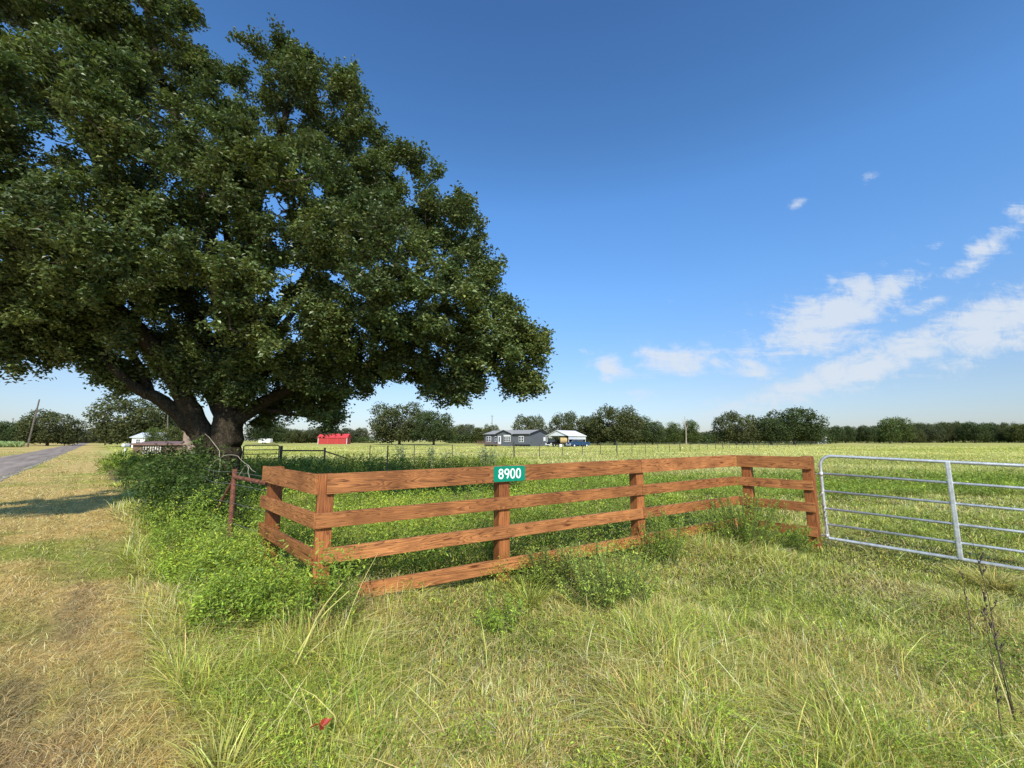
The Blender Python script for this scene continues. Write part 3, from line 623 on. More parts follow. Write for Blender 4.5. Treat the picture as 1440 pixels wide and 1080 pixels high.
# ------------------------------------------------------------------ the big oak
def build_oak():
    rg = np.random.default_rng(77)
    base = pt(308, 700, 9.1); root = empty('post_oak', (base[0], base[1], 0), 'huge spreading dark green oak filling the left of the view', 'tree')
    off = np.array([base[0], base[1], 0])
    kf = .55
    P = lambda L: [pt(a, b, c) - off for a, b, c in L]
    m = MB(); limbs = []
    def limb(L, r_a, r_b, seg=8, n=10, flare=None):
        C = catmull(P(L), seg); K = len(C); rs = [r_a + (r_b - r_a) * (i / (K - 1)) ** .8 for i in range(K)]
        if flare:
            for i in range(K): rs[i] += flare * math.exp(-i / 3.)
        wob = rg.normal(0, 1, (K, 3)); C = [c + wob[i] * rs[i] * .05 for i, c in enumerate(C)]
        m.tube(C, rs, n); limbs.extend([(c, r) for c, r in zip(C, rs)]); return C, rs
    limb([(305, 735, 9.1), (309, 700, 9.1), (314, 650, 9.1), (320, 600, 9.1), (326, 565, 9.15), (330, 520, 9.2)], .40, .24, 8, 16, .14)
    limb([(312, 660, 9.1), (290, 625, 9.0), (262, 592, 8.8), (225, 562, 8.5), (190, 545, 8.2), (165, 522, 8.), (140, 500, 7.9)], .23, .05)
    limb([(300, 640, 9.1), (265, 570, 8.7), (225, 500, 8.2), (170, 440, 7.6), (90, 390, 7.), (0, 340, 6.5), (-100, 300, 6.2)], .22, .07)
    limb([(170, 440, 7.6), (40, 330, 6.8), (-120, 270, 5.8), (-420, 280, 4.9), (-640, 240, 4.3)], .1, .04)  # runs out of view, added to bear the shadow-casting lobes
    limb([(320, 590, 9.15), (300, 500, 9.), (250, 400, 8.7), (200, 310, 8.3), (140, 230, 7.9), (80, 120, 7.6), (45, 0, 7.4), (20, -140, 7.3)], .21, .05)
    limb([(328, 560, 9.2), (318, 480, 9.3), (300, 380, 9.3), (288, 290, 9.2), (262, 200, 9.), (220, 90, 8.8), (200, -40, 8.8), (180, -180, 8.8)], .22, .05)
    limb([(330, 520, 9.2), (345, 440, 9.4), (350, 350, 9.6), (370, 260, 9.6), (400, 170, 9.5), (420, 100, 9.4)], .20, .05)
    limb([(332, 540, 9.2), (370, 470, 9.2), (430, 390, 9.1), (480, 320, 9.), (520, 260, 9.)], .17, .045)
    limb([(330, 570, 9.15), (375, 520, 9.1), (450, 470, 8.9), (530, 420, 8.7), (610, 370, 8.6)], .18, .045)
    limb([(330, 592, 9.1), (385, 558, 9.2), (450, 530, 9.2), (530, 515, 9.2), (610, 528, 9.1), (680, 520, 9.)], .16, .04)
    limb([(322, 590, 9.2), (345, 540, 10.), (380, 480, 11.), (430, 420, 12.3)], .2, .07)
    limb([(318, 590, 9.2), (280, 520, 10.), (230, 440, 11.3), (180, 380, 12.8)], .2, .07)
    limb([(325, 560, 9.2), (330, 440, 9.), (320, 330, 8.), (300, 220, 7.2)], .17, .05)
    limb([(365, 575, 9.3), (400, 580, 9.6), (440, 585, 9.8), (470, 580, 9.9)], .08, .03, 6, 6)
    limb([(215, 560, 8.5), (190, 505, 8.4), (160, 470, 8.3), (120, 440, 8.2)], .1, .03, 6, 6)
    # lobes: px, py, depth, radius (m), cluster count
    lobes = [(690, 505, 9., 1.05, 52), (655, 400, 9., .85, 34), (625, 320, 9., .95, 40), (600, 440, 8., 1.25, 60), (560, 275, 9., 1.1, 48), (575, 520, 9., .75, 36), (640, 535, 9.2, .55, 22),
             (480, 530, 9.4, .75, 36), (440, 160, 9., 1.45, 70), (505, 225, 9.1, 1.1, 46), (385, 112, 9.2, .9, 30), (400, 290, 7.6, 1.55, 80), (520, 390, 7.5, 1.4, 74), (480, 300, 8, 1.2, 50),
             (205, 60, 8., 1.35, 56), (180, -80, 8., 1.5, 50), (70, 50, 7., 1.6, 66), (90, 210, 6.6, 1.55, 70), (240, 230, 6.8, 1.4, 66), (320, 200, 8., 1.1, 40), (30, 345, 6.9, 1.4, 60), (120, 400, 7.5, 1.15, 50),
             (200, 380, 7.6, 1.1, 46), (90, 470, 8., .5, 16), (150, 512, 8.3, .38, 10), (150, 340, 6.4, 1.2, 50), (20, 455, 8., .5, 16), (300, 340, 6.9, 1.1, 36), (415, 430, 7.7, 1.2, 52), (345, 450, 7.6, .7, 14), (220, 470, 8., .8, 30), (185, 535, 8.5, .3, 5),
             (520, 485, 8.6, .9, 40), (455, 570, 9.9, .42, 14), (410, 545, 9.8, .7, 26), (385, 585, 10, .28, 6), (350, 555, 10.4, .5, 10), (270, 470, 9.5, 1., 26), (330, 400, 10.5, 1.4, 44),
             (-130, 60, 6.2, 1.9, 60), (-120, 300, 6., 1.7, 60), (-300, 250, 5.5, 1.8, 50), (-60, 430, 7, .8, 24), (-330, -100, 6, 2., 40), (0, -150, 7, 2., 50), (-150, -250, 7.5, 2.2, 40),
             (300, 250, 12.5, 2.6, 70), (430, 330, 12., 2., 56), (170, 300, 12.5, 2.5, 70), (330, 140, 12, 1.5, 34), (520, 400, 11.5, 1.7, 46), (50, 350, 12, 2.2, 50), (200, 60, 12, 2.4, 50), (590, 470, 10.5, 1.1, 34), (0, 100, 11, 2.4, 50), (400, 480, 11.5, 1.2, 34), (295, 538, 8.6, .4, 12), (345, 548, 8.6, .36, 10), (250, 525, 8.4, .4, 10), (300, 500, 8.4, .6, 12), (370, 510, 8.5, .6, 14), (420, 510, 8.6, .6, 16), (718, 500, 9., .75, 36), (745, 525, 9., .35, 12), (738, 480, 9., .45, 16), (700, 438, 9, .35, 10), (470, 585, 9.9, .35, 10), (165, 530, 8.3, .35, 10), (-640, 180, 4.2, 1.3, 40), (-420, 280, 4.8, 1.2, 34), (-820, 330, 4.4, 1., 24), (-250, 380, 5.6, 1., 28), (60, -20, 6.8, 1.1, 36), (210, 10, 7.6, 1., 30), (130, 100, 6.8, 1., 30), (40, 468, 7.4, .6, 26), (110, 488, 7.9, .5, 20), (60, 440, 7., .7, 30), (-40, 480, 7., .6, 20), (150, -250, 9, 2.2, 60), (50, -380, 9, 2.2, 50), (200, -160, 9.6, 1.3, 34)]  # lobes out of view at left and overhead are added to cast shadow
    LP = np.array([c for c, r in limbs]); LR = np.array([r for c, r in limbs])
    cen = []
    for (a, b, c, rad, k) in lobes:
        k = max(4, int(k * kf * (.42 if c > 10 else 1))); o_ = pt(a, b, c) - off; v = rg.normal(size=(k, 3)); v /= np.linalg.norm(v, axis=1)[:, None]
        q_ = rad * rg.uniform(.25, 1.0, (k, 1)) ** .45; pnts = o_ + v * q_ * np.array([1, 1, .85]); cen.append(pnts)
    cen = np.concatenate(cen)
    world = cen + off; keep = world[:, 1] > 2.5; cen = cen[keep]
    tw = MB(); parts = []; tips = []
    d0 = np.array([np.min(np.linalg.norm(LP - c, axis=1)) for c in cen]); cen = cen[np.argsort(d0)]
    GP = list(LP); GR = list(LR)
    for c in cen:
        A_p = np.array(GP); dd = np.linalg.norm(A_p - c, axis=1) + np.maximum(0, A_p[:, 2] - c[2] - .2) * 1.2 + .25 * rg.uniform(0, 1, len(A_p)); i = int(np.argmin(dd)); s0 = A_p[i]; dv = c - s0; L = np.linalg.norm(dv)
        mid = s0 + dv * .5 + np.array([0, 0, .1 * L]) + rg.normal(0, .13 * L, 3)
        ps = catmull([s0, mid, c], 4); ra = min(GR[i] * .75, .012 + .018 * L, .05); K = len(ps)
        for q_i in range(2, K): GP.append(ps[q_i]); GR.append(max(.014, ra * (1 - .6 * q_i / K)))
        (tw).tube([q + rg.normal(0, .012 * L, 3) * (0 < j < K - 1) for j, q in enumerate(ps)], [ra * (1 - j / (K - 1)) + .005 for j in range(K)], 5, False)
        for t in range(6):
            v = rg.normal(size=3); v[2] = v[2] * .7 + .1; v /= np.linalg.norm(v); e = c + v * rg.uniform(.18, .42)
            tw.tube([c - dv * .03, (c + e) / 2 + rg.normal(0, .03, 3), e], [.007, .005, .003], 3, False); tips.append((c, e))
    m.build('trunk', M['bark'], root, True); tw.build('branch', M['twig'], root, label='thin dark twigs reaching into the crown')
    T = np.array([t[1] for t in tips]); Cc = np.array([t[0] for t in tips]); nt_ = len(T)
    per = 86; n = nt_ * per
    tt = rg.uniform(.25, 1.1, (nt_, per, 1)); Pp = Cc[:, None] * (1 - tt) + T[:, None] * tt + rg.normal(0, .062, (nt_, per, 3)); Pp = Pp.reshape(-1, 3)
    tone = np.repeat(np.repeat(rg.uniform(.7, 1.25, nt_ // 6), 6), per)[:, None]
    warm = np.repeat(np.repeat(rg.uniform(0, 1, nt_ // 6), 6), per)[:, None]
    basec = np.array([.092, .132, .046])[None] * (1 - warm) + np.array([.150, .185, .056])[None] * warm
    right = sstep(4.5, 8.5, Pp[:, :1] + 0.) * .3
    basec = basec * (1 + right * np.array([[1.3, .9, .1]]))  # right of the crown coloured brighter and yellower: sunlight painted into the leaves
    V, Z, I, C = leaves(Pp, rg.uniform(.058, .10, n), vary(basec * tone, n, .28, rg), .55, .62, rg)
    link('foliage', np_mesh('foliage', V, Z, I, C), M['oak_leaf'], root)
    return root
build_oak()

# ------------------------------------------------------------------ bush at the foot of the oak
def bush(name, lobes, dens, size, base, label, cat, seed, mat='weed', stem_r=.015):
    rg = np.random.default_rng(seed); c0 = pt(*lobes[len(lobes) // 2][:3]); root = empty(name, (c0[0], c0[1], 0), label, cat); off = np.array([c0[0], c0[1], 0])
    parts = []; m = MB()
    for (a, b, c, rad) in lobes:
        o_ = pt(a, b, c) - off; k = int(dens * rad ** 2); v = rg.normal(size=(k, 3)); v /= np.linalg.norm(v, axis=1)[:, None]
        q_ = rad * rg.uniform(.3, 1.08, (k, 1)) ** .5; cl = o_ + v * q_; cl = cl[cl[:, 2] > .03]; k = len(cl)
        per = 26; Pp = (cl[:, None] + rg.normal(0, .07, (k, per, 3))).reshape(-1, 3); Pp[:, 2] = np.maximum(Pp[:, 2], .02)
        tone = np.repeat(rg.uniform(.55, 1.35, k), per)[:, None]
        parts.append(leaves(Pp, rg.uniform(.7, 1.3, len(Pp)) * size, vary(base[None] * tone, len(Pp), .25, rg), .5, .5, rg, .3))
        for t in range(int(6 * rad) + 3):
            e = o_ + rg.normal(0, .5 * rad, 3); m.tube(catmull([(o_[0] * .8, o_[1] * .9, -.05), (o_ * .5 + e * .5) - np.array([0, 0, .3 * o_[2]]), e], 4), stem_r * .5, 4)
    base_pts = [np.array(pt(a, b, c) - off) * np.array([.8, .9, 0]) for a, b, c, _ in lobes]
    for b1 in base_pts[1:]: m.tube([base_pts[0], b1], .02, 4)
    V, Z, I, C = merge(parts); m.build('stem', M['twig'], root); link('foliage', np_mesh('foliage', V, Z, I, C), M[mat], root); return root
DG = np.array([.085, .14, .032])
bush('shrub', [(330, 705, 7.2, .38), (300, 690, 7.6, .55), (262, 680, 8.2, .7), (232, 700, 8.2, .42), (245, 662, 9.4, .6), (215, 660, 10., .5), (300, 715, 7.1, .4), (262, 720, 7.5, .45), (240, 715, 7.8, .35), (290, 658, 8.6, .55), (222, 680, 9., .4)],
     210, .065, DG, 'large tangled dark green shrub around the foot of the big oak', 'shrub', 301)
bush('shrub', [(150, 652, 17., .3), (175, 648, 17., .4), (200, 648, 15., .4), (160, 648, 19., .35), (185, 660, 13, .35)], 220, .08, LUSH * .8, 'low bright green brush at the verge left of the dark shrub', 'shrub', 302)

# pale bare vines on the oak trunk
def twig_bundle(pts_list, label):
    m = MB(); rg = np.random.default_rng(5)
    for L in pts_list:
        C = catmull([pt(*q_) for q_ in L], 6); m.tube([c + rg.normal(0, .01, 3) for c in C], [.009 * (1 - .6 * i / len(C)) for i in range(len(C))], 5)
    return m.build('bare_vine', M['pale_twig'], label=label, cat='vine')
twig_bundle([[(285, 690, 8.1), (300, 650, 8.2), (330, 640, 8.), (360, 665, 7.6)], [(300, 700, 8.), (310, 640, 8.2), (290, 610, 8.3)], [(320, 690, 7.8), (345, 655, 7.6), (352, 680, 7.)]], 'pale bare vine stems hanging across the foot of the oak trunk')

# ------------------------------------------------------------------ distant trees
def tree_meshes(seed, shape):
    rg = np.random.default_rng(seed); W, lob, low, nleaf = shape
    # unit tree: height 1, width W
    cl = []; m = MB(); K = lob
    m.tube([(0, 0, -.03), (.01, 0, .12), (0, .01, .3), (.02, 0, .6)], [.04, .03, .024, .008], 8)
    for k in range(K):
        a = k * 2.4 + rg.uniform(-.4, .4); t = (k + .5) / K; zc = low + .13 + (1 - low - .27) * t
        rr = (W * .5 - .1) * math.sqrt(max(.02, 1 - (abs(zc - low - .2) / (1 - low - .12)) ** 2.2)) * rg.uniform(.75, 1.05); R_ = rg.uniform(.15, .23)
        c = np.array([rr * math.cos(a), rr * math.sin(a), zc]); cl.append((c, R_))
        m.tube(catmull([(0, 0, .1 + .12 * t), c * .55 + np.array([0, 0, .03]), c], 3), [.014, .011, .009, .007, .006, .005, .004], 5)
    cl.append((np.array([0, 0, low + .35]), .3)); cl.append((np.array([.02, 0, .8]), .2))
    for q_ in range(5): cl.append((np.array([W * .27 * math.cos(q_ * 1.26), W * .27 * math.sin(q_ * 1.26), low + .25]), .24))
    cl.append((np.array([W * .15, 0, low + .2]), .2)); cl.append((np.array([-W * .15, 0, low + .2]), .2))
    tot = sum(r ** 2 for _, r in cl); parts = []
    for c, r in cl:
        k = int(nleaf * r ** 2 / tot); v = rg.normal(size=(k, 3)); v /= np.linalg.norm(v, axis=1)[:, None]
        rad = r * (.6 + .5 * rg.uniform(0, 1, (k, 1))) * (1 + .18 * np.sin(v[:, :1] * 9 + v[:, 2:] * 7 + r * 30))
        P = c + v * rad * np.array([1, 1, .8]); P = P[P[:, 2] > low * .9]
        tone = np.clip(.5 + .7 * fnoise(P[:, 0] * 10 + 50, (P[:, 2] + P[:, 1]) * 10 + 50, 1., seed), .3, 1.5)[:, None] * (.75 + .4 * P[:, 2:3])
        parts.append(leaves(P, rg.uniform(.028, .05, len(P)), vary(np.array([[.12, .135, .05], [.085, .115, .04], [.13, .15, .045], [.10, .115, .055], [.12, .16, .045]][seed % 5])[None] * tone, len(P), .2, rg), .5, .8, rg))
    V, Z, I, C = merge(parts)
    fo = np_mesh('foliage', V, Z, I, C); fo.materials.append(M['far_leaf'])
    me = bpy.data.meshes.new('trunk'); me.from_pydata(m.v, [], m.f); me.materials.append(M['far_bark']); return me, fo
shapes = [(1.35, 18, .04, 15000), (1.1, 16, .08, 13000), (.85, 14, .06, 10000), (1.6, 20, .05, 15000), (.62, 11, .06, 7000)]
TM = [tree_meshes(400 + k, s_) for k, s_ in enumerate(shapes)]
treec = 0
def far_tree(px, ptop, Y, kind, wpx, label, group=None, name='oak_tree', lift=0., tint=None):
    global treec; treec += 1
    X, Y = gp(px, Y); H = (619 - ptop) / F * Y + EYE - lift; sw_ = (wpx / F * Y) / shapes[kind][0]
    o = empty(name, (X, Y, -.1), label, 'tree', group, rz=(treec * 1.7) % 6.28 if kind != 3 else 0.3)
    o.scale = (sw_, sw_, H)
    for nme, me in (('trunk', TM[kind][0]), ('crown', TM[kind][1])):
        c = bpy.data.objects.new(nme, me); COL.objects.link(c); c.parent = o
    return o
T = far_tree
T(66, 577, 120, 0, 66, 'broad dark oak just right of the leaning utility pole'); T(33, 590, 130, 1, 38, 'smaller bushy tree left of the leaning utility pole')
T(8, 592, 150, 1, 36, 'dark tree at the far left edge beyond the crop field')
T(183, 556, 96, 0, 98, 'big round dark oak beside the road left of the huge oak'); T(228, 578, 100, 1, 50, 'dark tree right of the roadside oak behind the white house')
T(215, 600, 60, 4, 20, 'small dark cedar in front of the long brown roof'); T(243, 598, 55, 2, 34, 'dark bushy cedar in front of the long brown roof', name='cedar_tree')
T(373, 589, 190, 1, 46, 'tree behind the small white trailer right of the oak trunk')
T(562, 567, 150, 0, 84, 'largest domed oak of the pair in the middle of the hay field'); T(610, 577, 140, 1, 56, 'smaller oak of the pair with its trunk showing right of the domed oak')
T(745, 583, 150, 0, 50, 'round tree rising directly behind the grey house'); T(802, 580, 150, 0, 58, 'tree rising directly behind the white carport')
T(865, 571, 145, 0, 78, 'tallest broad oak right of the carport'); T(840, 586, 150, 1, 40, 'shorter oak between the carport and the tallest broad oak')
T(893, 582, 152, 1, 44, 'oak leaning against the right side of the tallest broad oak'); T(918, 592, 155, 1, 34, 'low oak at the right end of the clump beyond the carport')
T(949, 593, 160, 4, 18, 'slim round topped tree left of the bare snag'); T(972, 590, 160, 4, 20, 'slim round topped tree right of the bare snag')
T(1036, 579, 150, 0, 58, 'broad green oak at the middle of the right horizon'); T(1118, 572, 150, 1, 66, 'highest dark tree above the right wing of the wooden fence')
T(1085, 586, 148, 1, 50, 'dark tree leaning on the left of the highest dark tree'); T(1140, 592, 160, 1, 32, 'low dark tree right beside the highest dark tree')
T(1252, 587, 200, 4, 22, 'thin spiky tree, left one of the twin tips on the right horizon'); T(1270, 586, 205, 4, 22, 'thin spiky tree, right one of the twin tips on the right horizon')
def row(x0, x1, step, top, jit, Y, label, group, seed, kinds=(0, 1, 2, 3)):
    rg = random.Random(seed); x = x0
    while x < x1:
        T(x, top + rg.uniform(-jit, jit), Y * rg.uniform(.93, 1.1), rg.choice(kinds), step * rg.uniform(1.5, 2.2), label, group); x += step * rg.uniform(.8, 1.2)
row(388, 525, 17, 602, 3.5, 230, 'small dark tree in the line behind the red barn', 'trees behind the red barn', 1)
row(632, 700, 15, 598, 3, 210, 'bushy tree in the line left of the grey house', 'trees left of the grey house', 2)
row(95, 150, 11, 604, 3, 230, 'small tree in the line at the end of the road', 'trees at the end of the road', 3)
row(925, 1012, 12, 604, 3, 200, 'low tree in the hedge line around the bare snag', 'low hedge line trees', 4)
row(1158, 1300, 15, 600, 3, 230, 'dark tree in the distant line above the steel gate hinge', 'distant trees above the gate hinge', 5)
row(1285, 1530, 15, 594.5, 2, 260, 'dark tree in the continuous distant wood at the far right', 'distant wood at the far right', 6)
row(-120, 0, 22, 598, 4, 220, 'tree in the line beyond the left edge of the crop', 'trees at the left edge', 7)
# understory filling the base of the tree lines
rgU = np.random.default_rng(900); parts = []
for (x0, x1, Y, h) in ((-60, 150, 250, 3.), (385, 530, 240, 4.), (630, 830, 215, 4.), (830, 1160, 190, 4.), (1150, 1560, 270, 5.5)):
    k = int((x1 - x0) * 42); pxs = rgU.uniform(x0, x1, k); X = (pxs - 720) / F * Y; Yj = Y + rgU.uniform(-6, 6, k)
    P = np.stack([X, Yj, rgU.uniform(0, 1, k) * h * (.6 + .7 * vnoise(X, X * 0, 7, 3))], 1)
    parts.append(leaves(P, rgU.uniform(.4, .8, k), vary(np.array([.07, .095, .03]), k, .3, rgU), .4, .9, rgU))
V, Z, I, C = merge(parts); link('undergrowth', np_mesh('undergrowth', V, Z, I, C), M['far_leaf'], label='dark undergrowth filling the foot of the distant tree lines', cat='undergrowth', kind='stuff')
# bare snag
def snag(px, ptop, Y, label):
    X, Y = gp(px, Y); H = (619 - ptop) / F * Y + EYE; m = MB(); m.tube([(0, 0, -.2), (.2, 0, H * .5), (0, 0, H)], [.25, .18, .08], 6)
    m.tube([(.2, 0, H * .5), (1.2, 0, H * .75)], [.12, .05], 5); m.tube([(.1, 0, H * .65), (-1., 0, H * .9)], [.1, .04], 5)
    o = m.build('dead_tree', M['pale_twig'], label=label, cat='tree'); o.location = (X, Y, 0)
snag(965, 586, 158, 'bare pale dead trunk between two slim trees on the horizon')

# crop on the left beyond the road
rgc = np.random.default_rng(61); n = 12000; pxs = rgc.uniform(-80, 36, n); Yc = rgc.uniform(95, 140, n); X = (pxs - 720) / F * Yc
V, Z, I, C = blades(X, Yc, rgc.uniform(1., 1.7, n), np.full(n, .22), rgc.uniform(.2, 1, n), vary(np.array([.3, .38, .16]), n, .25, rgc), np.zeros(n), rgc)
link('crop_field', np_mesh('crop_field', V, Z, I, C), M['grass'], label='pale green crop standing beyond the road at the left edge', cat='crop', kind='stuff')

# utility poles
def upole(px0, px1, py1, Y, label, arm=True, r=.16, bent=0):
    gx_, _y = gp(px0, Y); a = np.array([gx_, Y, 0.]); b = pt(px1, py1, Y); d_ = b - a; root = empty('utility_pole', (a[0], a[1], 0), label, 'utility pole')
    MB().tube([(0, 0, -.3), tuple(d_ * .5), tuple(d_)], [r, r * .85, r * .65], 8).build('pole', M['pole'], root)
    if arm:
        c = d_ * .72; MB().tube([(c[0] - .5, c[1] - .15, c[2] + .1), (c[0] + .05, c[1], c[2])], r * .7, 6).build('transformer', M['tpost'], root)
        t = d_ * .97; MB().box((t[0], t[1], t[2]), (1.1, .1, .12)).build('crossarm', M['pole'], root)
upole(38.5, 55.5, 561.5, 100, 'tall leaning utility pole nearest on the left of the road', False, .19)
m0 = [o for o in bpy.data.objects if o.name.startswith('utility_pole')][0]
c_ = pt(50, 578, 100) - np.array(m0.location); MB().box(tuple(c_ + np.array([-.25, 0, 0])), (.5, .25, .28)).build('bracket', M['tpost'], m0)
upole(16, 18.5, 588, 160, 'distant utility pole standing among the trees at the left edge', True)
upole(97, 103, 590, 150, 'second leaning utility pole right of the broad dark oak', True)
upole(111, 110.5, 592, 210, 'middle of three thin distant poles toward the end of the road', True)
upole(120, 121, 594, 250, 'farthest thin pole toward the end of the road', True)
upole(235, 236, 580, 90, 'utility pole rising behind the left limb of the huge oak', False)
upole(692, 692, 584, 160, 'thin utility pole standing behind the left end of the grey house', True, .14)

# ------------------------------------------------------------------ wire fence and corner assembly
Lp = lambda i: (( -600 * 35 / (35 + 35 / 16 * i) + 603) / F * (35 + 35 / 16 * i), 35 + 35 / 16 * i)
rgp = random.Random(4)
wf = empty('wire_fence', (0, 0, 0), 'long wire pasture fence with dark steel posts crossing the hay field', 'fence')
for i in range(-4, 41):
    x, y = Lp(i); big = i % 5 == 0
    m = MB().tube([(0, 0, -.1), (rgp.uniform(-.03, .03), 0, 1.32 if not big else 1.42)], .035 if not big else .065, 5)
    o = m.build('post', M['tpost'], wf); o.location = (x, y, float(ground_z(x, y)))
for zz in (.4, .7, 1., 1.25):
    MB().tube([(*Lp(i), zz + float(ground_z(*Lp(i)))) for i in range(-4, 41)], .006, 4).build('wire', M['wire'], wf)
pf = empty('pipe_fence', (0, 0, 0), 'black pipe corner brace of the pasture fence right of the small gate', 'fence')
a = pt(396, 627, 22.5); b = pt(457, 629.5, 24.2); c = pt(489, 645, 25.)
MB().tube([(a[0], a[1], -.1), tuple(a)], .07, 8).build('post', M['black_pipe'], pf); MB().tube([(b[0], b[1], -.1), tuple(b)], .06, 8).build('post', M['black_pipe'], pf)
MB().tube([(a[0], a[1], a[2] - .25), (b[0], b[1], b[2] - .17)], .045, 6).build('rail', M['black_pipe'], pf)
MB().tube([(b[0], b[1], b[2] - .2), tuple(c)], .04, 6).build('brace', M['black_pipe'], pf)
x0, y0 = pt(343, 626, 21.5)[:2]; x1, y1 = pt(393, 626, 22.3)[:2]; ln = math.hypot(x1 - x0, y1 - y0)
sgt = empty('farm_gate', (x0, y0, 0), 'small black pipe gate standing open ground right of the oak trunk', 'gate', None, math.atan2(y1 - y0, x1 - x0))
sgt['label'] = 'small black pipe gate right of the big oak trunk'
MB().tube([(0, 0, .15), (0, 0, 1.3), (.08, 0, 1.36), (ln - .08, 0, 1.36), (ln, 0, 1.3), (ln, 0, .15), (0, 0, .15)], .035, 6).build('frame', M['black_pipe'], sgt)
for zz in (.4, .65, .9, 1.12): MB().tube([(0, 0, zz), (ln, 0, zz)], .022, 5).build('bar', M['black_pipe'], sgt)
o = MB().tube([(0, 0, -.1), (0, 0, 1.45)], .02, 6).build('fence_stake', M['pole'], label='thin lone steel stake in the weeds behind the long boards', cat='stake'); x, y = gp(543, 13.5); o.location = (x, y, 0)

# saplings behind the boards
for k, (px, Y, ptop) in enumerate([(567, 21, 624), (607, 20, 628), (683, 19, 628), (694, 18.5, 631)]):
    X, Yy = gp(px, Y); h = EYE - (ptop - 619) / F * Y; rg = np.random.default_rng(70 + k)
    root = empty('sapling', (X, Yy, 0), ['tallest pale spindly sapling above the shaded weeds', 'thin pale sapling right of the tallest one', 'spindly green sapling above the right end of the shaded weeds', 'shorter spindly sapling next to the number sign'][k], 'sapling')
    m = MB(); VV = []
    for j in range(4):
        e = np.array([rg.normal(0, .25), rg.normal(0, .2), h * rg.uniform(.75, 1.)]); m.tube(catmull([(0, 0, 0), e * .5 + rg.normal(0, .03, 3), e], 4), .012, 4)
        t = rg.uniform(.45, 1.05, 70)[:, None]; VV.append(leaves(e * t + rg.normal(0, .07, (70, 3)), .1, vary(np.array([.28, .34, .14]), 70, .2, rg), .4, .5, rg))
    m.build('stem', M['pale_twig'], root); V, Z, I, C = merge(VV); link('foliage', np_mesh('foliage', V, Z, I, C), M['weed'], root)

# ------------------------------------------------------------------ grey house
HL = 14.8; HD = 8.5; bz = 0.
ang = math.atan2(-9.0, 11.8)
hs = empty('house', (-7.35, 112, 0), 'long dark grey single storey house with pale roof and front deck', 'house', None, ang)
# local x to the right along the front, local y to the back
W0 = 3.15
m = MB().box((HL / 2, HD / 2, W0 / 2), (HL, HD, W0))
m.prism([(0, W0), (HD, W0), (HD / 2, 4.15)], .0, HL, 'x'); m.build('wall', M['grey_wall'], hs)
def roof(x0, x1, y0, y1, ze, zr, th=.14, over=.35, ax='x'):
    m = MB(); c = (y0 + y1) / 2 if ax == 'x' else (x0 + x1) / 2
    if ax == 'x':
        for s_ in (y0 - over, y1 + over):
            ms = zr - (zr - ze) / (c - y0) * abs(s_ - c)
            m.prism([(s_, ms), (c, zr), (c, zr + th), (s_, ms + th)], x0 - over, x1 + over, 'x')
    else:
        for s_ in (x0 - over, x1 + over):
            ms = zr - (zr - ze) / (c - x0) * abs(s_ - c)
            m.prism([(s_, ms), (c, zr), (c, zr + th), (s_, ms + th)], y0 - over, y1 + over, 'y')
    return m
roof(0, HL, 0, HD, W0, 4.15).build('roof', M['shingle'], hs)
m = MB().box((7.2, -.3, W0 / 2), (4.6, .9, W0)); m.prism([(4.9, W0), (9.5, W0), (7.2, 4.0)], -.75, 1.2, 'y'); m.build('gable_bay', M['grey_wall'], hs)
roof(4.9, 9.5, -.75, 3., W0, 4.05, .12, .25, 'y').build('bay_roof', M['shingle'], hs)
m = MB()
for s_ in (-1, 1):
    m.prism([(HD / 2, 4.12), (HD / 2, 4.4), (HD / 2 + s_ * (HD / 2 + .4), 3.32), (HD / 2 + s_ * (HD / 2 + .4), 3.02)], HL + .36, HL + .42, 'x')
    m.prism([(7.2, 3.98), (7.2, 4.26), (7.2 + s_ * 2.6, 3.28), (7.2 + s_ * 2.6, 3.0)], -1.06, -1.01, 'y')
m.box((HL / 2 - 5.3, -.38, 3.1), (4.4, .06, .2)); m.box((12.3, -.38, 3.1), (5.2, .06, .2)); m.build('roof_trim', M['dark'], hs)
def window(x, y, z, w, h, parent, panes=2, rot=0):
    f = MB().box((0, 0, 0), (w, .1, h)).build('window', M['white'], parent); f.location = (x, y, z); f.rotation_euler = (0, 0, rot)
    g = MB()
    for k in range(panes):
        for r_ in (-1, 1): g.box((-w / 2 + w * (k + .5) / panes, -.06, r_ * h * .22), (w / panes * .72, .04, h * .36))
    g.build('pane', M['glass'], f); return f
window(1.5, -.03, 1.95, 1.5, 1.5, hs); window(4.1, -.03, 1.95, 1.1, 1.4, hs); window(8.3, -.78, 1.9, 2.1, 1.3, hs, 3); window(12.2, -.03, 1.9, 1.5, 1.5, hs)
MB().box((8.3, -.8, 2.8), (2.3, .1, .3)).build('window_hood', M['white'], hs)
dr = MB().box((5.75, -.78, 1.65), (1., .1, 2.1)).build('door', M['white'], hs); MB().box((5.75, -.85, 1.85), (.4, .04, 1.3)).build('pane', M['glass'], dr)
MB().box((HL / 2, -.01, .3), (HL + .1, .08, .6)).build('skirting', M['dark'], hs)
dk = MB().box((2.6, -1.6, .55), (5.6, 2.6, .12))
dk.build('deck', M['lumber'], hs)
m = MB()
for k in range(9): m.box((-.1 + k * .68, -2.85, .95), (.09, .09, .9))
m.box((2.6, -2.85, 1.4), (5.6, .1, .1)); m.box((2.6, -2.85, 1.05), (5.6, .06, .1)); m.build('deck_railing', M['lumber'], hs)
m = MB()
for k in range(3): m.box((6. + k * .35, -1.7, .45 - k * .16), (.35, 1.3, .1))
m.box((6.3, -2.35, .85), (1.2, .08, .1), 0); m.build('steps', M['lumber'], hs)
MB().box((HL + .05, 6.6, 1.9), (.1, .9, 1.)).build('window', M['white'], hs)

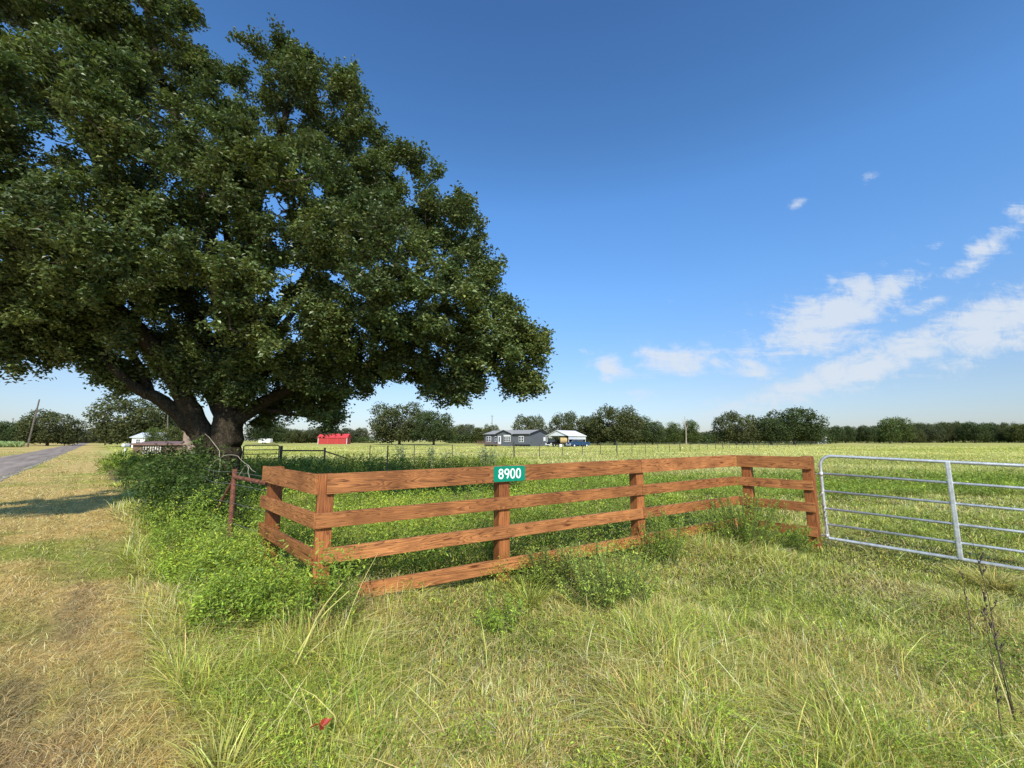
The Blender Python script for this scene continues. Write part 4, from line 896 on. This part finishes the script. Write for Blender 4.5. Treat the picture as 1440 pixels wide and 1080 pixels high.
# carport
P0 = np.array([8.4, 101.]); P1 = np.array([13.2, 97.]); ca = math.atan2(P1[1] - P0[1], P1[0] - P0[0]); CW = float(np.linalg.norm(P1 - P0)); CD = 7.9
cpt = empty('carport', (P0[0], P0[1], 0), 'open white metal carport with gabled roof right of the grey house', 'carport', None, ca)
m = MB().prism([(-.2, 2.65), (CW + .2, 2.65), (CW / 2, 3.85)], 0, .1, 'y'); m.build('gable_panel', M['tin'], cpt)
roof(0, CW, 0, CD, 2.65, 3.9, .08, .25, 'y').build('roof', M['white'], cpt)
for x in (0.05, CW - .05):
    for k in range(4): MB().box((x, .1 + k * (CD - .2) / 3, 1.3), (.1, .1, 2.7)).build('post', M['tin'], cpt)
MB().box((CW + .0, CD / 2, 2.25), (.05, CD, .9)).build('side_panel', M['tin'], cpt)
MB().box((CW / 2, CD, 1.3), (CW, .05, 2.7)).build('back_panel', M['dark'], cpt)

def truck(px, Y, rz, paint, label):
    X, Y = gp(px, Y); o = empty('pickup_truck', (X, Y, 0), label, 'pickup truck', None, rz)   # nose toward -y
    prof = [(-2.7, .45), (-2.75, .95), (-2.6, 1.1), (-1.35, 1.2), (-.75, 1.75), (.75, 1.78), (1.0, 1.2), (2.75, 1.18), (2.8, .5)]
    m = MB(); m.prism(prof, -.95, .95, 'x'); m.build('body', M[paint], o)
    g = MB(); g.prism([(-1.22, 1.25), (-.73, 1.7), (.68, 1.72), (.86, 1.25)], -.965, .965, 'x'); g.prism([(-1.36, 1.23), (-1.33, 1.21), (-.78, 1.7), (-.81, 1.72)], -.8, .8, 'x'); g.build('window', M['glass'], o)
    for sx in (-1, 1):
        MB().box((sx * .7, -2.77, .85), (.35, .06, .2)).build('headlight', M['white'], o)
        for y in (-1.75, 1.75):
            w = MB().tube([(sx * .75, y, .4), (sx * .99, y, .4)], .4, 14).build('wheel', M['tyre'], o); MB().tube([(sx * .99, y, .4), (sx * 1.0, y, .4)], .22, 10).build('rim', M['tin'], w)
    MB().box((0, -2.8, .55), (1.8, .12, .2)).build('bumper', M['tin'], o)
truck(813, 96.5, R(-62), 'blue_car', 'dark blue pickup truck parked at the right side of the carport')
truck(779.5, 101.5, R(-35), 'black_car', 'black pickup truck parked under the left side of the carport')
X, Y_ = gp(792, 98); tr = empty('flatbed_trailer', (X, Y_, 0), 'dark flatbed trailer under the carport', 'trailer', None, R(-35))
MB().box((0, 0, .75), (1.9, 3.2, .14)).build('bed', M['dark'], tr); MB().box((0, 1.6, 1.1), (1.9, .08, .6)).build('headboard', M['dark'], tr)
for s_ in (-1, 1): MB().tube([(s_ * .7, 0, .35), (s_ * .95, 0, .35)], .35, 12).build('wheel', M['tyre'], tr)
m = MB().tube([(-.8, 0, 0), (-.78, 0, 0), (.78, 0, 0), (.8, 0, 0)], [.5, .72, .72, .5], 14); o = m.build('hay_bale', M['tarp'], label='tan round bale sitting on the trailer under the carport', cat='bale'); o.location = (X + .1, Y_, 1.54)
MB_ = MB().box((0, 0, .35), (.8, .8, .7), bev=.12).build('storage_box', M['white'], label='small white box on the ground in front of the carport', cat='box'); X, Y_ = gp(789, 95); MB_.location = (X, Y_, 0)

# red barn
X, Y_ = gp(447, 172); rb = empty('barn', (X, Y_, 0), 'small red metal barn with red roof in the far field', 'barn', None, R(4))
BL, BD = 11.6, 5.
m = MB().box((BL / 2, BD / 2, 1.3), (BL, BD, 2.9)); m.prism([(0, 2.75), (BD, 2.75), (BD / 2, 4.2)], 0, BL, 'x'); m.build('wall', M['red_wall'], rb)
roof(0, BL, 0, BD, 2.75, 4.2, .1, .3).build('roof', M['red_roof'], rb)
MB().box((-.04, BD / 2, 1.5), (.08, BD - .3, 2.7)).build('end_door', M['white'], rb)
for x in (.0, 3.9, 7.7, 11.6): MB().box((x, -.03, 1.35), (.18, .08, 2.75)).build('trim', M['white'] if x in (0., 11.6) else M['red_roof'], rb)
# small white trailer
X, Y_ = gp(362, 185); tr = empty('travel_trailer', (X, Y_, 0), 'small white travel trailer in the field beside the oak trunk', 'trailer')
MB().box((2.8, 1.2, 1.35), (5.4, 2.4, 1.9), bev=.3).build('body', M['white'], tr); MB().box((2.2, -.02, 1.6), (1., .06, .5)).build('window', M['glass'], tr)
for x in (2.3, 3.3): MB().tube([(x, -.02, .35), (x, .2, .35)], .35, 10).build('wheel', M['tyre'], tr)
# white building far right
X, Y_ = gp(1148, 190); wb = empty('barn', (X, Y_, 0), 'tiny white roofed barn between the trees above the gate hinge', 'barn', None, R(-20))
MB().box((2, 2, 1.4), (4, 4, 2.8)).build('wall', M['tin'], wb); roof(0, 4, 0, 4, 2.8, 4., .1, .3).build('roof', M['white'], wb)

# neighbour at the left of the trunk: white house, low brown roof, stone pillar, mailbox
X, Y_ = gp(184, 80); nh = empty('house', (X, Y_, 0), 'small white house under the roadside oak, mostly hidden', 'house', None, R(-8))
MB().box((3, 2, 1.2), (6, 4, 2.1)).build('wall', M['white'], nh); roof(0, 6, 0, 4, 2.2, 3., .1, .3).build('roof', M['tin'], nh)
window(1.5, -.03, 1.4, .9, .9, nh); window(4.2, -.03, 1.4, .9, .9, nh)
X, Y_ = gp(183, 47); sh = empty('shed', (X, Y_, 0), 'long low brown roofed shed with white slats left of the oak trunk', 'shed', None, R(-6))
MB().box((4.3, 1.2, .55), (8.4, 2.2, 1.1)).build('wall', M['shed_wall'], sh); m = MB().prism([(-.2, 1.08), (2.6, 1.35), (2.6, 1.5), (-.2, 1.23)], -.2, 8.8, 'x'); m.build('roof', M['brown_roof'], sh)
for k in range(8): MB().box((1.5 + k * .3, .07, .5), (.09, .05, .95)).build('slat', M['white'], sh)
X, Y_ = gp(272, 24); pl = empty('stone_pillar', (X, Y_, 0), 'buff stone gate pillar just left of the oak trunk', 'pillar')
MB().box((0, 0, 1.05), (.95, .8, 2.1), bev=.03).build('shaft', M['stone'], pl); MB().box((0, 0, 2.15), (1.05, .9, .12), bev=.03).build('cap', M['stone'], pl)
X, Y_ = gp(175, 42); mb = empty('mailbox', (X, Y_, 0), 'white roadside mailbox on a post beside the verge', 'mailbox')
MB().box((0, 0, .45), (.1, .1, .9)).build('post', M['white'], mb); MB().prism([(-.14, 1.), (.14, 1.), (.14, 1.2), (.08, 1.28), (-.08, 1.28), (-.14, 1.2)], -.3, .3).build('box', M['white'], mb)

# small red leaf cluster
lf = leaves(np.array([[0, 0, 0.], [.01, 0, 0], [0, .01, .01], [.01, .01, 0]]), .055, np.tile([.45, .05, .03], (4, 1)), 1.5, .6, np.random.default_rng(8))
o = link('red_leaf', np_mesh('red_leaf', *lf), M['weed'], label='small cluster of red leaves in the foreground grass', cat='leaf'); g_ = pt(450, 1012, 2.32); o.location = (g_[0], g_[1], .17)

# ------------------------------------------------------------------ light and sky
SUN_EL = R(38); shadow_dir = np.array([-.16, .985]); to_sun = -shadow_dir / np.linalg.norm(shadow_dir)
L = bpy.data.lights.new('sun', 'SUN'); L.energy = 5.0; L.angle = R(.5); L.color = (1., .94, .82); lo = bpy.data.objects.new('sun', L); COL.objects.link(lo)
lo.rotation_euler = (math.pi / 2 - SUN_EL, 0, math.atan2(to_sun[1], to_sun[0]) + math.pi / 2)
w = bpy.data.worlds.new('World'); S.world = w; w.use_nodes = True; nt = w.node_tree; bg = nt.nodes['Background']
sky = N(nt, 'ShaderNodeTexSky', sky_type='NISHITA'); sky.sun_disc = False; sky.sun_elevation = SUN_EL
sky.sun_rotation = math.atan2(to_sun[0], to_sun[1]); sky.air_density = 1.; sky.dust_density = .6; sky.ozone_density = 2.2; sky.altitude = 100
geo = N(nt, 'ShaderNodeTexCoord'); sep = N(nt, 'ShaderNodeSeparateXYZ'); nt.links.new(geo.outputs['Generated'], sep.inputs[0])
def mth(op, a, b=None, c=None):
    n_ = N(nt, 'ShaderNodeMath', operation=op)
    for k, v in enumerate((a, b, c)):
        if v is None: continue
        if isinstance(v, (int, float)): n_.inputs[k].default_value = v
        else: nt.links.new(v, n_.inputs[k])
    return n_.outputs[0]
ysafe = mth('MAXIMUM', sep.outputs['Y'], .05)
U = mth('DIVIDE', sep.outputs['X'], ysafe); Vv = mth('DIVIDE', sep.outputs['Z'], ysafe)
cmb = N(nt, 'ShaderNodeCombineXYZ'); nt.links.new(U, cmb.inputs[0]); nt.links.new(Vv, cmb.inputs[1])
def uv(px, py): d = ray(px, py); return d[0] / d[1], d[2] / d[1]
# streaky cloud noise, rotated along the wind
mp = N(nt, 'ShaderNodeMapping'); mp.inputs['Rotation'].default_value = (0, 0, R(-24)); mp.inputs['Scale'].default_value = (2.6, 9.5, 1); nt.links.new(cmb.outputs[0], mp.inputs[0])
nz = noise(nt, 2.2, 10, .68, mp.outputs[0], .8); nz2 = noise(nt, 20, 10, .68, cmb.outputs[0], .6)
cl = [(1165, 448, 135, 44, 24, 1.2), (1250, 405, 70, 26, 28, .85), (1230, 512, 240, 24, 16, 1.1), (1400, 455, 150, 46, 22, 1.05), (1300, 470, 120, 22, 20, .75), (950, 505, 75, 22, 0, 1.15), (855, 515, 38, 24, -12, .95), (1062, 520, 45, 20, -10, .85), (1010, 510, 50, 14, 0, .9),
      (1120, 287, 24, 9, 30, .8), (1218, 252, 22, 10, 30, .45), (1245, 370, 16, 12, 0, .65), (1385, 350, 70, 20, 32, 1.), (1440, 300, 35, 26, 0, .8), (1320, 345, 22, 10, 30, .5), (945, 420, 12, 6, 0, .35), (822, 493, 14, 5, 0, .5), (900, 555, 80, 16, -10, .4), (1290, 435, 70, 12, 20, .7)]
tot = None
for (px, py, a, b, rot, amp) in cl:
    u0, v0 = uv(px, py); m_ = N(nt, 'ShaderNodeMapping', vector_type='TEXTURE'); m_.inputs['Location'].default_value = (u0, v0, 0); m_.inputs['Rotation'].default_value = (0, 0, R(rot)); m_.inputs['Scale'].default_value = (a / F, b / F, 1)
    nt.links.new(cmb.outputs[0], m_.inputs[0]); ln_ = N(nt, 'ShaderNodeVectorMath', operation='LENGTH'); nt.links.new(m_.outputs[0], ln_.inputs[0])
    g_ = mth('MULTIPLY', mth('EXPONENT', mth('MULTIPLY', mth('POWER', ln_.outputs['Value'], 2.), -.9)), amp)
    tot = g_ if tot is None else mth('MAXIMUM', tot, g_)
dens = mth('ADD', mth('MULTIPLY', tot, 1.), mth('ADD', mth('MULTIPLY', mth('SUBTRACT', nz, .5), 1.9), mth('MULTIPLY', mth('SUBTRACT', nz2, .5), 1.3)))
mr = N(nt, 'ShaderNodeMapRange', interpolation_type='SMOOTHSTEP'); mr.inputs['From Min'].default_value = .3; mr.inputs['From Max'].default_value = 1.1; mr.inputs['To Max'].default_value = .85; nt.links.new(dens, mr.inputs['Value'])
cf = mth('MULTIPLY', mr.outputs[0], mth('GREATER_THAN', sep.outputs['Y'], .06)); cf = mth('MULTIPLY', cf, mth('MINIMUM', mth('MULTIPLY', tot, 4.), 1.))
tint = N(nt, 'ShaderNodeMix', data_type='RGBA', blend_type='MULTIPLY'); tint.inputs[0].default_value = 1; nt.links.new(sky.outputs[0], tint.inputs[6]); tr_ = ramp(nt, sep.outputs['Z'], [(0., (.38, .40, .50)), (.11, (.45, .47, .53)), (.33, (.46, .66, .82)), (.505, (.448, .716, .93)), (.605, (.38, .624, .81)), (.76, (.335, .54, .75))])
vs_ = N(nt, 'ShaderNodeVectorMath', operation='SCALE'); vs_.inputs['Scale'].default_value = 2.5; nt.links.new(tr_, vs_.inputs[0]); nt.links.new(vs_.outputs[0], tint.inputs[7])
mxc = N(nt, 'ShaderNodeMix', data_type='RGBA'); nt.links.new(cf, mxc.inputs[0]); nt.links.new(tint.outputs[2], mxc.inputs[6]); mxc.inputs[7].default_value = (7.0, 7.6, 8.4, 1)
nt.links.new(mxc.outputs[2], bg.inputs['Color']); bg.inputs['Strength'].default_value = .105
S.view_settings.view_transform = 'Standard'; S.view_settings.look = 'None'; S.view_settings.exposure = 0; S.view_settings.gamma = 1
S.cycles.max_bounces = 6; S.cycles.transmission_bounces = 3; S.cycles.transparent_max_bounces = 4
